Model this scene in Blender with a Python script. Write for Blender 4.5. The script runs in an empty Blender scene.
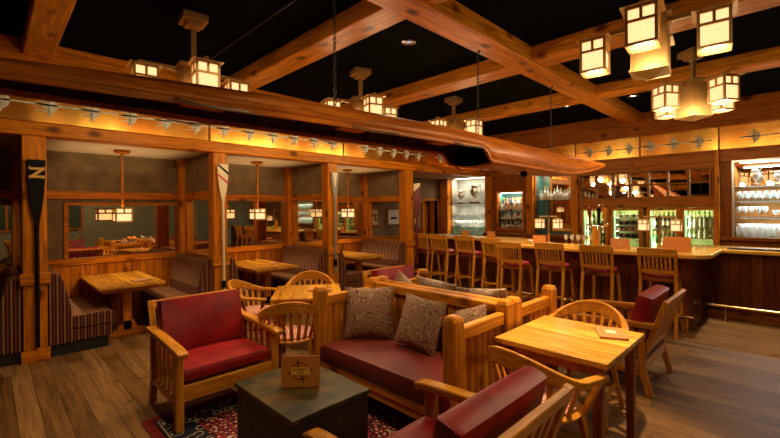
import bpy, math, random
from mathutils import Vector, Matrix
random.seed(7)
SC = bpy.context.scene
COL = SC.collection
PI = math.pi

# ------------------------------------------------------------------ materials
def newmat(name):
    m = bpy.data.materials.new(name); m.use_nodes = True
    nt = m.node_tree
    for n in list(nt.nodes): nt.nodes.remove(n)
    out = nt.nodes.new('ShaderNodeOutputMaterial')
    b = nt.nodes.new('ShaderNodeBsdfPrincipled')
    nt.links.new(b.outputs[0], out.inputs[0])
    return m, nt, b
def N(nt, t, **k):
    n = nt.nodes.new(t)
    for a, v in k.items():
        if a in n.inputs.keys(): n.inputs[a].default_value = v
        else: setattr(n, a, v)
    return n
def math_(nt, op, a, b=None, c=None):
    n = nt.nodes.new('ShaderNodeMath'); n.operation = op
    for i, v in enumerate((a, b, c)):
        if v is None: continue
        if isinstance(v, (int, float)): n.inputs[i].default_value = v
        else: nt.links.new(v, n.inputs[i])
    return n.outputs[0]
def ramp(nt, fac, stops, interp='LINEAR'):
    r = nt.nodes.new('ShaderNodeValToRGB'); cr = r.color_ramp; cr.interpolation = interp
    while len(cr.elements) < len(stops): cr.elements.new(0.5)
    for e, (p, c) in zip(cr.elements, stops):
        e.position = p; e.color = (c[0], c[1], c[2], 1)
    nt.links.new(fac, r.inputs[0]); return r.outputs[0]
def mix(nt, fac, a, b, blend='MIX'):
    n = nt.nodes.new('ShaderNodeMix'); n.data_type = 'RGBA'; n.blend_type = blend
    for i, v in ((0, fac), (6, a), (7, b)):
        if isinstance(v, (int, float)): n.inputs[i].default_value = v
        elif isinstance(v, tuple): n.inputs[i].default_value = (v[0], v[1], v[2], 1)
        else: nt.links.new(v, n.inputs[i])
    return n.outputs[2]
def objcoord(nt, rnd=True):
    tc = nt.nodes.new('ShaderNodeTexCoord')
    if not rnd: return tc.outputs['Object']
    oi = nt.nodes.new('ShaderNodeObjectInfo')
    v = nt.nodes.new('ShaderNodeVectorMath'); v.operation = 'ADD'
    nt.links.new(tc.outputs['Object'], v.inputs[0])
    m = nt.nodes.new('ShaderNodeVectorMath'); m.operation = 'SCALE'
    m.inputs[0].default_value = (7.3, 5.1, 9.7)
    nt.links.new(oi.outputs['Random'], m.inputs[3]); nt.links.new(m.outputs[0], v.inputs[1])
    return v.outputs[0]
_wc = {}
def wood(c, axis='Z', dark=0.45, rough=0.38, knots=True, plank=None, grain=1.0, key=''):
    """c: colour of the sapwood; axis: grain direction; plank=(axis,width): boards with dark joints"""
    k = (c, axis, dark, rough, knots, plank, grain)
    if k in _wc: return _wc[k]
    m, nt, b = newmat('wood' + axis + str(len(_wc)))
    co = objcoord(nt)
    sep = nt.nodes.new('ShaderNodeSeparateXYZ')
    tc = nt.nodes.new('ShaderNodeTexCoord'); nt.links.new(tc.outputs['Object'], sep.inputs[0])
    vec = co
    if plank:
        src = {'X': sep.outputs[0], 'Y': sep.outputs[1], 'Z': sep.outputs[2]}.get(plank[0])
        if plank[0] == 'XY': src = math_(nt, 'ADD', sep.outputs[0], sep.outputs[1])
        q = math_(nt, 'DIVIDE', src, plank[1]); fl = math_(nt, 'FLOOR', q); fr = math_(nt, 'FRACT', q)
        wn = nt.nodes.new('ShaderNodeTexWhiteNoise'); wn.noise_dimensions = '1D'; nt.links.new(fl, wn.inputs['W'])
        va = nt.nodes.new('ShaderNodeVectorMath'); va.operation = 'MULTIPLY_ADD'
        nt.links.new(wn.outputs['Color'], va.inputs[0]); va.inputs[1].default_value = (9, 9, 9); nt.links.new(co, va.inputs[2])
        vec = va.outputs[0]
        gap = math_(nt, 'LESS_THAN', math_(nt, 'ABSOLUTE', math_(nt, 'SUBTRACT', fr, 0.5)), 0.5 - (plank[2] if len(plank) > 2 else .004) / plank[1])
    mp = nt.nodes.new('ShaderNodeMapping'); nt.links.new(vec, mp.inputs[0])
    s = [9.0 * grain] * 3; s['XYZ'.index(axis)] = 0.7 * grain; mp.inputs['Scale'].default_value = s
    n1 = N(nt, 'ShaderNodeTexNoise', Scale=1.6, Detail=5.0, Roughness=0.6, Distortion=1.2); nt.links.new(mp.outputs[0], n1.inputs[0])
    mp2 = nt.nodes.new('ShaderNodeMapping'); nt.links.new(vec, mp2.inputs[0])
    s = [60.0 * grain] * 3; s['XYZ'.index(axis)] = 2.5 * grain; mp2.inputs['Scale'].default_value = s
    n2 = N(nt, 'ShaderNodeTexNoise', Scale=1.5, Detail=3.0, Roughness=0.6); nt.links.new(mp2.outputs[0], n2.inputs[0])
    d = tuple(x * dark * f for x, f in zip(c, (1, .8, .6))); mid = tuple(x * .8 for x in c)
    col = ramp(nt, n1.outputs[0], [(.30, d), (.46, mid), (.64, c)])
    col = mix(nt, 0.6, col, ramp(nt, n2.outputs[0], [(.36, (.42, .36, .30)), (.6, (1.1, 1.1, 1.1))]), 'MULTIPLY')
    if knots:
        mp3 = nt.nodes.new('ShaderNodeMapping'); nt.links.new(vec, mp3.inputs[0])
        s = [4.2] * 3; s['XYZ'.index(axis)] = 2.6; mp3.inputs['Scale'].default_value = s
        vo = N(nt, 'ShaderNodeTexVoronoi', Scale=1.0); nt.links.new(mp3.outputs[0], vo.inputs[0])
        kn = ramp(nt, vo.outputs['Distance'], [(.09, (0.08, 0.04, 0.025)), (.15, (.45, .33, .25)), (.25, (1, 1, 1))])
        col = mix(nt, 0.85, col, kn, 'MULTIPLY')
    if plank:
        col = mix(nt, 1.0, col, ramp(nt, wn.outputs['Value'], [(0, (.62, .55, .5)), (1, (1.1, 1.1, 1.05))]), 'MULTIPLY')
        col = mix(nt, gap, (0.015, 0.008, 0.004), col)
    nt.links.new(col, b.inputs['Base Color'])
    b.inputs['Roughness'].default_value = rough
    b.inputs['Specular IOR Level'].default_value = .28
    b.inputs['Specular Tint'].default_value = (1, .7, .4, 1)
    bp = nt.nodes.new('ShaderNodeBump'); bp.inputs['Strength'].default_value = 0.12; bp.inputs['Distance'].default_value = 0.004
    nt.links.new(n2.outputs[0], bp.inputs['Height']); nt.links.new(bp.outputs[0], b.inputs['Normal'])
    _wc[k] = m; return m
def plain(name, c, rough=0.5, metal=0.0, noise=0.0, nscale=8.0, bump=0.0, spec=None):
    m, nt, b = newmat(name)
    b.inputs['Base Color'].default_value = (*c, 1); b.inputs['Roughness'].default_value = rough; b.inputs['Metallic'].default_value = metal
    if spec is not None: b.inputs['Specular IOR Level'].default_value = spec
    if noise or bump:
        co = objcoord(nt)
        n = N(nt, 'ShaderNodeTexNoise', Scale=nscale, Detail=6.0, Roughness=0.65); nt.links.new(co, n.inputs[0])
        if noise:
            lo = tuple(x * (1 - noise) for x in c); hi = tuple(min(1, x * (1 + noise)) for x in c)
            nt.links.new(ramp(nt, n.outputs[0], [(.3, lo), (.7, hi)]), b.inputs['Base Color'])
        if bump:
            bp = nt.nodes.new('ShaderNodeBump'); bp.inputs['Strength'].default_value = bump; bp.inputs['Distance'].default_value = 0.01
            nt.links.new(n.outputs[0], bp.inputs['Height']); nt.links.new(bp.outputs[0], b.inputs['Normal'])
    return m
def glow(name, c, s):
    m = bpy.data.materials.new(name); m.use_nodes = True; nt = m.node_tree
    for n in list(nt.nodes): nt.nodes.remove(n)
    out = nt.nodes.new('ShaderNodeOutputMaterial'); e = N(nt, 'ShaderNodeEmission', Strength=s); e.inputs[0].default_value = (*c, 1)
    nt.links.new(e.outputs[0], out.inputs[0]); return m
def glass(name, c=(.9, .95, .92), clear=.86):
    m = bpy.data.materials.new(name); m.use_nodes = True; nt = m.node_tree
    for n in list(nt.nodes): nt.nodes.remove(n)
    out = nt.nodes.new('ShaderNodeOutputMaterial')
    t = nt.nodes.new('ShaderNodeBsdfTransparent'); t.inputs[0].default_value = (*c, 1)
    g = N(nt, 'ShaderNodeBsdfGlossy', Roughness=.04); g.inputs[0].default_value = (1, 1, 1, 1)
    lw = N(nt, 'ShaderNodeLayerWeight', Blend=.3)
    f = math_(nt, 'ADD', math_(nt, 'MULTIPLY', lw.outputs['Facing'], 1 - clear), (1 - clear) * .45)
    mx = nt.nodes.new('ShaderNodeMixShader'); nt.links.new(f, mx.inputs[0]); nt.links.new(t.outputs[0], mx.inputs[1]); nt.links.new(g.outputs[0], mx.inputs[2])
    nt.links.new(mx.outputs[0], out.inputs[0]); return m

PINE = (0.72, 0.228, 0.010)
BEAMC = (0.80, 0.31, 0.024)
CHAIRC = (0.70, 0.29, 0.028)
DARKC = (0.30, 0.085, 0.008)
SETC = (0.72, 0.27, 0.02)
def pine(a): return wood(PINE, a)
def beamw(a): return wood(BEAMC, a)
def chairw(a): return wood(CHAIRC, a, knots=False, rough=.3, dark=.6)
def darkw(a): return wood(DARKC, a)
def setw(a): return wood(SETC, a, rough=.32, dark=.55)
M = {}
M['wains'] = wood((.60, .18, .010), 'Z', plank=('XY', .105))
M['wains_dark'] = wood((.20, .052, .012), 'Z', plank=('XY', .12))
M['tabletop'] = wood((.86, .43, .045), 'Y', knots=False, rough=.24, plank=('X', .13, .0004), dark=.6)
M['tabletop_x'] = wood((.92, .54, .09), 'Y', knots=False, rough=.26, plank=('X', .19, .0004), dark=.6)
M['bartop'] = wood((.88, .46, .07), 'Y', knots=False, rough=.16, dark=.6)
M['hull'] = wood((.74, .215, .022), 'X', knots=False, rough=.34, dark=.45, grain=.8)
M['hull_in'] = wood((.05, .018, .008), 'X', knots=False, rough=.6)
M['ceiling'] = plain('ceiling_paint', (.0035, .005, .0035), 1, spec=0.05)
M['plaster'] = plain('olive_plaster', (.20, .135, .06), .85, noise=.35, nscale=5, bump=.2)
M['soffit'] = plain('cream_soffit', (.46, .33, .18), .8)
M['stone'] = plain('grey_stone', (.42, .40, .34), .8, noise=.35, nscale=3, bump=.3)
M['teal'] = plain('teal_paint', (.03, .12, .11), .6)
M['black'] = plain('black_metal', (.012, .012, .012), .45)
M['blackpaint'] = plain('black_paint', (.006, .006, .008), .6, spec=.1)
M['brass'] = plain('brass', (.75, .48, .16), .25, 1)
M['bronze'] = plain('bronze_metal', (.52, .33, .11), .4, .6)
M['chrome'] = plain('chrome', (.8, .8, .8), .12, 1)
M['steel'] = plain('steel', (.45, .46, .45), .3, 1)
M['redleather'] = plain('red_leather', (.245, .008, .010), .38, spec=.35, noise=.4, nscale=5, bump=.22)
M['maroon'] = plain('maroon_leather', (.135, .016, .012), .42, noise=.25, nscale=4, bump=.12)
M['burgundy'] = plain('burgundy_paint', (.16, .012, .014), .4)
M['cream'] = plain('cream_paint', (.80, .68, .42), .45)
M['redpaint'] = plain('red_paint', (.6, .05, .02), .45)
M['greyblade'] = plain('grey_varnish', (.30, .28, .23), .3)
M['gold'] = plain('gold_letter', (.62, .36, .06), .5)
M['verdigris'] = plain('verdigris', (.74, .74, .56), .6, noise=.3, nscale=14)
M['paper'] = plain('paper', (.75, .68, .52), .8)
M['menu'] = plain('menu_cover', (.42, .19, .05), .5)
M['lens_dim'] = glow('dim_lens', (1, .9, .8), .35)
M['lens'] = glow('lamp_lens', (1, .86, .62), 9)
M['pane'] = glow('lantern_pane', (1, .52, .225), 1.28)
M['pane_b'] = glow('lantern_bottom', (1, .60, .38), 1.35)
M['strip'] = glow('cooler_strip', (.62, 1, .55), 1.3)
M['clear'] = glass('clear_glass')
M['gclear'] = glass('glassware', (.93, .97, .95), .62)
nt = M['gclear'].node_tree; o_ = [n for n in nt.nodes if n.type == 'OUTPUT_MATERIAL'][0]; mx0 = o_.inputs[0].links[0].from_socket
di = nt.nodes.new('ShaderNodeBsdfDiffuse'); di.inputs[0].default_value = (.85, .88, .85, 1); mx1 = nt.nodes.new('ShaderNodeMixShader'); mx1.inputs[0].default_value = .40
nt.links.new(mx0, mx1.inputs[1]); nt.links.new(di.outputs[0], mx1.inputs[2]); nt.links.new(mx1.outputs[0], o_.inputs[0])
M['shelfglass'] = glass('glass_shelf', (.75, .88, .8), .6)
m, nt, b = newmat('mirror'); b.inputs['Base Color'].default_value = (.78, .70, .56, 1); b.inputs['Metallic'].default_value = 1; b.inputs['Roughness'].default_value = .02; M['mirror'] = m
# hammered copper
m, nt, b = newmat('copper'); co = objcoord(nt, False)
mp = nt.nodes.new('ShaderNodeMapping'); mp.inputs['Scale'].default_value = (1.5, 1.5, .10); nt.links.new(co, mp.inputs[0])
n = N(nt, 'ShaderNodeTexNoise', Scale=1.0, Detail=1.0); nt.links.new(mp.outputs[0], n.inputs[0])
nt.links.new(ramp(nt, n.outputs[0], [(.36, (.72, .24, .03)), (.6, (1, .56, .10))]), b.inputs['Base Color'])
b.inputs['Metallic'].default_value = 1; b.inputs['Roughness'].default_value = .27
bp = nt.nodes.new('ShaderNodeBump'); bp.inputs['Strength'].default_value = .9; bp.inputs['Distance'].default_value = .07
nt.links.new(n.outputs[0], bp.inputs['Height']); nt.links.new(bp.outputs[0], b.inputs['Normal']); M['copper'] = m
# dark patinated chest metal
m, nt, b = newmat('patina'); co = objcoord(nt)
n = N(nt, 'ShaderNodeTexNoise', Scale=5.0, Detail=8.0, Roughness=.7); nt.links.new(co, n.inputs[0])
nt.links.new(ramp(nt, n.outputs[0], [(.38, (.014, .018, .008)), (.5, (.05, .043, .018)), (.62, (.12, .065, .02))]), b.inputs['Base Color'])
b.inputs['Roughness'].default_value = .33; b.inputs['Metallic'].default_value = .3; b.inputs['Specular IOR Level'].default_value = .3; M['patina'] = m
M['patina_side'] = plain('dark_chest_side', (.03, .018, .01), .5, .2, noise=.5)
# striped upholstery along one axis
def stripes(name, axis, w, cols):
    m, nt, b = newmat(name)
    tc = nt.nodes.new('ShaderNodeTexCoord'); sep = nt.nodes.new('ShaderNodeSeparateXYZ'); nt.links.new(tc.outputs['Object'], sep.inputs[0])
    q = math_(nt, 'FRACT', math_(nt, 'DIVIDE', sep.outputs['XYZ'.index(axis)], w))
    stops = [(i / len(cols), c) for i, c in enumerate(cols)]
    nt.links.new(ramp(nt, q, stops, 'CONSTANT'), b.inputs['Base Color']); b.inputs['Roughness'].default_value = .85
    b.inputs['Specular IOR Level'].default_value = .2
    return m
SB = [(.09, .028, .016), (.30, .15, .07), (.38, .20, .10), (.20, .07, .04), (.07, .025, .015), (.34, .17, .08)]
SD = [(.025, .010, .006), (.26, .125, .04), (.03, .012, .01), (.17, .03, .014)]
M['stripe_y'] = stripes('booth_stripe_y', 'Y', .10, SB)
M['stripe_x'] = stripes('booth_stripe_x', 'X', .062, SD)
M['stripe_yd'] = stripes('booth_stripe_yd', 'Y', .062, SD)
M['stripe_pink'] = stripes('seat_stripe', 'X', .035, [(.45, .09, .08), (.62, .40, .26), (.30, .05, .05), (.62, .42, .30)])
# paisley pillow
def paisley(name, base, a, c):
    m, nt, b = newmat(name); co = objcoord(nt)
    n = N(nt, 'ShaderNodeTexNoise', Scale=9.0, Detail=2.0); nt.links.new(co, n.inputs[0])
    v = nt.nodes.new('ShaderNodeVectorMath'); v.operation = 'MULTIPLY_ADD'
    nt.links.new(n.outputs['Color'], v.inputs[0]); v.inputs[1].default_value = (.09,) * 3; nt.links.new(co, v.inputs[2])
    vo = N(nt, 'ShaderNodeTexVoronoi', Scale=15.0); nt.links.new(v.outputs[0], vo.inputs[0])
    r = math_(nt, 'FRACT', math_(nt, 'MULTIPLY', vo.outputs['Distance'], 2.6))
    nt.links.new(ramp(nt, r, [(0, base), (.25, a), (.5, c), (.7, base), (.85, a)], 'CONSTANT'), b.inputs['Base Color'])
    b.inputs['Roughness'].default_value = .8; return m
M['paisley'] = paisley('paisley', (.16, .078, .034), (.38, .235, .125), (.15, .028, .022))
M['paisley_l'] = paisley('paisley_light', (.36, .25, .16), (.52, .41, .29), (.22, .08, .06))
# oriental rug
m, nt, b = newmat('rug'); tc = nt.nodes.new('ShaderNodeTexCoord'); sep = nt.nodes.new('ShaderNodeSeparateXYZ'); nt.links.new(tc.outputs['Object'], sep.inputs[0])
ex = math_(nt, 'SUBTRACT', .95, math_(nt, 'ABSOLUTE', sep.outputs[0])); ey = math_(nt, 'SUBTRACT', 1.15, math_(nt, 'ABSOLUTE', sep.outputs[1]))
e = math_(nt, 'MINIMUM', ex, ey)
vo = N(nt, 'ShaderNodeTexVoronoi', Scale=22.0); nt.links.new(tc.outputs['Object'], vo.inputs[0])
vf = ramp(nt, vo.outputs['Distance'], [(0, (.50, .42, .30)), (.22, (.30, .03, .025)), (.42, (.012, .012, .022)), (.6, (.24, .02, .02)), (.72, (.42, .34, .24))], 'CONSTANT')
vo2 = N(nt, 'ShaderNodeTexVoronoi', Scale=11.0); nt.links.new(tc.outputs['Object'], vo2.inputs[0])
bf = ramp(nt, vo2.outputs['Distance'], [(0, (.46, .38, .26)), (.2, (.02, .02, .03)), (.42, (.38, .30, .2)), (.5, (.02, .02, .03))], 'CONSTANT')
inner = math_(nt, 'GREATER_THAN', e, .30)
col = mix(nt, inner, bf, vf)
edge = ramp(nt, e, [(0, (.22, .02, .018)), (.06, (.02, .015, .02)), (.08, (.4, .32, .22)), (.09, (.02, .015, .02))], 'CONSTANT')
col = mix(nt, math_(nt, 'GREATER_THAN', e, .10), edge, col)
nt.links.new(col, b.inputs['Base Color']); b.inputs['Roughness'].default_value = .95; b.inputs['Specular IOR Level'].default_value = .1; M['rug'] = m
# floor planks running along Y, each board cut to lengths
m, nt, b = newmat('floor_planks'); tc = nt.nodes.new('ShaderNodeTexCoord')
mp = nt.nodes.new('ShaderNodeMapping'); mp.inputs['Rotation'].default_value = (0, 0, PI / 2); nt.links.new(tc.outputs['Object'], mp.inputs[0])
br = N(nt, 'ShaderNodeTexBrick', Scale=1.0); br.offset = .37; br.offset_frequency = 2
br.inputs['Brick Width'].default_value = 2.3; br.inputs['Row Height'].default_value = .145; br.inputs['Mortar Size'].default_value = .0028; br.inputs['Mortar Smooth'].default_value = .3
br.inputs['Color1'].default_value = (0, 0, 0, 1); br.inputs['Color2'].default_value = (1, 1, 1, 1); br.inputs['Mortar'].default_value = (.5, .5, .5, 1); br.inputs['Bias'].default_value = 0
nt.links.new(mp.outputs[0], br.inputs[0])
base = ramp(nt, br.outputs['Color'], [(0, (.145, .066, .015)), (.5, (.215, .104, .029)), (1, (.30, .156, .052))])
mp2 = nt.nodes.new('ShaderNodeMapping'); mp2.inputs['Scale'].default_value = (14, .9, 1)
nt.links.new(tc.outputs['Object'], mp2.inputs[0])
n = N(nt, 'ShaderNodeTexNoise', Scale=1.6, Detail=8.0, Roughness=.7, Distortion=.8); nt.links.new(mp2.outputs[0], n.inputs[0])
col = mix(nt, .85, base, ramp(nt, n.outputs[0], [(.32, (.28, .24, .20)), (.5, (.85, .85, .85)), (.66, (1.25, 1.25, 1.25))]), 'MULTIPLY')
n3 = N(nt, 'ShaderNodeTexNoise', Scale=3.3, Detail=4.0, Roughness=.55); nt.links.new(tc.outputs['Object'], n3.inputs[0])
col = mix(nt, 1.0, col, ramp(nt, n3.outputs[0], [(.28, (.25, .22, .2)), (.36, (1, 1, 1))]), 'MULTIPLY')
col = mix(nt, br.outputs['Fac'], col, (.02, .011, .006))
nt.links.new(col, b.inputs['Base Color']); b.inputs['Roughness'].default_value = .5; b.inputs['Specular IOR Level'].default_value = .25
bp = nt.nodes.new('ShaderNodeBump'); bp.inputs['Strength'].default_value = .25; bp.inputs['Distance'].default_value = .006
nt.links.new(n.outputs[0], bp.inputs['Height']); nt.links.new(bp.outputs[0], b.inputs['Normal']); M['floor'] = m

# ------------------------------------------------------------------ mesh helpers
class MB:
    def __init__(s): s.v = []; s.f = []
    def add(s, vs, fs):
        o = len(s.v); s.v += [tuple(p) for p in vs]; s.f += [tuple(i + o for i in f) for f in fs]; return s
    def box(s, x0, x1, y0, y1, z0, z1):
        if x0 > x1: x0, x1 = x1, x0
        if y0 > y1: y0, y1 = y1, y0
        if z0 > z1: z0, z1 = z1, z0
        v = [(x0, y0, z0), (x1, y0, z0), (x1, y1, z0), (x0, y1, z0), (x0, y0, z1), (x1, y0, z1), (x1, y1, z1), (x0, y1, z1)]
        return s.add(v, [(0, 3, 2, 1), (4, 5, 6, 7), (0, 1, 5, 4), (1, 2, 6, 5), (2, 3, 7, 6), (3, 0, 4, 7)])
    def bar(s, p0, p1, w, h, up=(0, 0, 1), w1=None, h1=None):
        p0 = Vector(p0); p1 = Vector(p1); d = (p1 - p0).normalized(); u = Vector(up)
        r = d.cross(u)
        if r.length < 1e-4: r = d.cross(Vector((0, 1, 0)))
        r.normalize(); u = r.cross(d).normalized(); w1 = w if w1 is None else w1; h1 = h if h1 is None else h1
        v = []
        for p, a, b in ((p0, w, h), (p1, w1, h1)):
            for sx, sy in ((-1, -1), (1, -1), (1, 1), (-1, 1)): v.append(p + r * sx * a / 2 + u * sy * b / 2)
        return s.add(v, [(0, 3, 2, 1), (4, 5, 6, 7), (0, 1, 5, 4), (1, 2, 6, 5), (2, 3, 7, 6), (3, 0, 4, 7)])
    def sweep(s, pts, prof, ups=None, closed=False):
        """prof(i)-> list of (a,b) offsets: a sideways, b up"""
        pts = [Vector(p) for p in pts]; n = len(pts); rings = []
        for i, p in enumerate(pts):
            if closed: d = (pts[(i + 1) % n] - pts[i - 1])
            else: d = pts[min(i + 1, n - 1)] - pts[max(i - 1, 0)]
            d.normalize(); u = Vector(ups[i]) if ups else Vector((0, 0, 1))
            r = d.cross(u)
            if r.length < 1e-3: r = d.cross(Vector((0, 1, 0)))
            r.normalize(); u = r.cross(d).normalized()
            rings.append([p + r * a + u * b for a, b in prof(i)])
        k = len(rings[0]); v = [q for r in rings for q in r]; f = []
        for i in range(n if closed else n - 1):
            j = (i + 1) % n
            for a in range(k): f.append((i * k + a, i * k + (a + 1) % k, j * k + (a + 1) % k, j * k + a))
        if not closed: f.append(tuple(range(k))[::-1]); f.append(tuple((n - 1) * k + a for a in range(k)))
        return s.add(v, f)
    def tube(s, pts, r, n=8, closed=False):
        return s.sweep(pts, lambda i: [((r if not callable(r) else r(i)) * math.cos(2 * PI * a / n), (r if not callable(r) else r(i)) * math.sin(2 * PI * a / n)) for a in range(n)], closed=closed)
    def lathe(s, prof, n=16, c=(0, 0, 0)):
        v = []; f = []; k = len(prof)
        for a in range(n):
            t = 2 * PI * a / n
            for r, z in prof: v.append((c[0] + r * math.cos(t), c[1] + r * math.sin(t), c[2] + z))
        for a in range(n):
            b = (a + 1) % n
            for i in range(k - 1): f.append((a * k + i, b * k + i, b * k + i + 1, a * k + i + 1))
        if prof[0][0] > 1e-5: f.append(tuple(a * k for a in range(n))[::-1])
        if prof[-1][0] > 1e-5: f.append(tuple(a * k + k - 1 for a in range(n)))
        return s.add(v, f)
    def prism(s, poly, axis, a, b):
        """poly in the two other axes (in XYZ order), extruded from a to b along axis"""
        n = len(poly); v = []
        for t in (a, b):
            for p, q in poly:
                v.append({'X': (t, p, q), 'Y': (p, t, q), 'Z': (p, q, t)}[axis])
        return s.add(v, [tuple(range(n))[::-1], tuple(range(n, 2 * n))] + [(i, (i + 1) % n, n + (i + 1) % n, n + i) for i in range(n)])
    def build(s, name, mat, parent=None, bevel=0, smooth=False, seg=2, rule=None, loc=None, rot=None):
        me = bpy.data.meshes.new(name); me.from_pydata(s.v, [], s.f)
        import bmesh
        bm = bmesh.new(); bm.from_mesh(me); bmesh.ops.recalc_face_normals(bm, faces=bm.faces); bm.to_mesh(me); bm.free()
        mats = mat if isinstance(mat, list) else [mat]
        for mm in mats: me.materials.append(mm)
        if rule:
            for p in me.polygons: p.material_index = rule(p)
        if smooth or bevel:
            me.polygons.foreach_set('use_smooth', [True] * len(me.polygons))
            me.set_sharp_from_angle(angle=math.radians(40 if smooth else 30))
        o = bpy.data.objects.new(name, me); COL.objects.link(o)
        if parent: o.parent = parent
        if bevel:
            bv = o.modifiers.new('bevel', 'BEVEL'); bv.width = bevel; bv.segments = seg; bv.limit_method = 'ANGLE'; bv.angle_limit = math.radians(35)
        if loc: o.location = loc
        if rot: o.rotation_euler = rot
        return o
def box(*a): return MB().box(*a)
def tag(o, label, cat, group=None):
    o['label'] = label; o['category'] = cat
    if group: o['group'] = group
    return o
def struct(o, label=None):
    o['kind'] = 'structure'
    if label: o['label'] = label
    return o
def thing(name, label, cat, loc=(0, 0, 0), rz=0, group=None):
    o = bpy.data.objects.new(name, None); COL.objects.link(o); o.location = loc; o.rotation_euler = (0, 0, rz)
    o.empty_display_size = .1
    return tag(o, label, cat, group)
def dup(o, parent=None, loc=None, rz=None, label=None, group=None, rot=None):
    c = o.copy(); COL.objects.link(c)
    if parent: c.parent = parent
    for ch in [x for x in list(o.children)]: dup(ch, c)
    if loc is not None: c.location = loc
    if rz is not None: c.rotation_euler = (0, 0, rz)
    if rot is not None: c.rotation_euler = rot
    if label: c['label'] = label
    if group: c['group'] = group
    return c
def text(body, size, mat, parent, loc, rot, name, extrude=.002, offset=0, space=1, label=None):
    cu = bpy.data.curves.new(name, 'FONT'); cu.body = body; cu.size = size; cu.extrude = extrude; cu.align_x = 'CENTER'; cu.align_y = 'CENTER'; cu.offset = offset; cu.space_character = space
    tmp = bpy.data.objects.new('tmp', cu); COL.objects.link(tmp)
    dg = bpy.context.evaluated_depsgraph_get(); me = bpy.data.meshes.new_from_object(tmp.evaluated_get(dg)); bpy.data.objects.remove(tmp); bpy.data.curves.remove(cu)
    me.name = name; me.materials.clear(); me.materials.append(mat)
    o = bpy.data.objects.new(name, me); COL.objects.link(o); o.parent = parent; o.location = loc; o.rotation_euler = rot
    if label: o['label'] = label
    return o
def light(kind, loc, power, color=(1, .72, .42), size=.05, spot=None, blend=.6, target=None, sx=None, sy=None):
    l = bpy.data.lights.new('light', kind); l.energy = power; l.color = color
    if kind == 'POINT': l.shadow_soft_size = size
    if kind == 'SPOT': l.shadow_soft_size = size; l.spot_size = math.radians(spot); l.spot_blend = blend
    if kind == 'AREA':
        l.shape = 'RECTANGLE'; l.size = sx or size; l.size_y = sy or size
    o = bpy.data.objects.new('light', l); COL.objects.link(o); o.location = loc
    if target is not None:
        d = Vector(target) - Vector(loc); o.rotation_euler = d.to_track_quat('-Z', 'Y').to_euler()
    return o
EXPOSURE = .45
# ------------------------------------------------------------------ room shell
YF, YB, XW, ZC = 5.77, 7.2, 9.2, 3.45
XL, YR = -4.5, -4.5
struct(box(XL, 10.2, YR, 7.4, -.1, 0).build('floor', M['floor']))
struct(box(XL, 10.2, YR, YF + .2, ZC, ZC + .1).build('ceiling', M['ceiling']))
struct(box(XL, XW + .6, YF + .2, YB + .1, 2.45, 2.52).build('ceiling_soffit', M['soffit']))
mb = MB().box(XL, 8.42, YB, YB + .12, 0, 2.45).box(9.05, 10.2, YB, YB + .12, 0, 2.45).box(8.42, 9.05, YB, YB + .12, 1.84, 2.45)
struct(mb.build('wall_left', M['plaster']))
struct(box(XL - .1, XL, YR, YB, 0, ZC).build('wall_back', M['plaster']))
struct(box(XL, 10.2, YR - .1, YR, 0, ZC).build('wall_right', plain('sage_wall', (.30, .30, .20), .8, noise=.2, nscale=3)))
# service doorway in the left wall: dark room behind
struct(MB().box(8.36, 8.42, YB - .04, YB + .3, 0, 1.9).box(9.05, 9.11, YB - .04, YB + .3, 0, 1.9).box(8.36, 9.11, YB - .04, YB + .3, 1.84, 1.9).build('door_1', pine('Z'), bevel=.004))
struct(box(8.42, 9.05, YB + 1.1, YB + 1.15, 0, 1.9).build('wall_corridor', M['teal']))
struct(box(8.68, 9.0, YB + .31, YB + .35, 0, 1.84).build('door_2', pine('Z')))
# wall behind the bar with its openings (y0,y1,z0,z1)
OPEN = dict(cool=(1.03, 3.36, .70, 1.60), grid=(1.08, 3.37, 1.79, 2.32), lamp=(3.53, 4.38, 1.0, 2.42), bottles=(4.70, 5.36, 1.12, 2.0),
            glasses=(-1.2, .80, 1.08, 2.37), trophy=(5.74, 6.85, .92, 2.44))
ys = sorted({YR, YB} | {v for o in OPEN.values() for v in o[:2]}); zs = sorted({0, 3.0} | {v for o in OPEN.values() for v in o[2:]})
mb = MB()
for i in range(len(ys) - 1):
    run = None
    for j in range(len(zs) - 1):
        cy, cz = (ys[i] + ys[i + 1]) / 2, (zs[j] + zs[j + 1]) / 2
        hole = any(o[0] < cy < o[1] and o[2] < cz < o[3] for o in OPEN.values())
        if hole:
            if run is not None: mb.box(XW, XW + .08, ys[i], ys[i + 1], run, zs[j]); run = None
        elif run is None: run = zs[j]
    if run is not None: mb.box(XW, XW + .08, ys[i], ys[i + 1], run, 3.0)
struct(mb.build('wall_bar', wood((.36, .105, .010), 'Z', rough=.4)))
struct(box(10.1, 10.2, YR, YB + .12, 0, ZC).build('wall_far', M['plaster']))
tn = [0]
def trim(mb, mat, bevel=.006):
    tn[0] += 1; return struct(mb.build('trim_%d' % tn[0], mat, bevel=bevel))
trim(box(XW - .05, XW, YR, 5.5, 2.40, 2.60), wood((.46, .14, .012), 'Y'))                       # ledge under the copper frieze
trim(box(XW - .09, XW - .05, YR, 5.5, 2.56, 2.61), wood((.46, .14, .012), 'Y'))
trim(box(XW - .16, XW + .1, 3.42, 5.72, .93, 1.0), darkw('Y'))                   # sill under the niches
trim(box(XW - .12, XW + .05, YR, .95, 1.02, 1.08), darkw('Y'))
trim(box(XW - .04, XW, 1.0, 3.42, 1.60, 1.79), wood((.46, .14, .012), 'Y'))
trim(box(XW - .03, XW, 1.0, 3.42, 2.32, 2.40), wood((.46, .14, .012), 'Y'))
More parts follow.
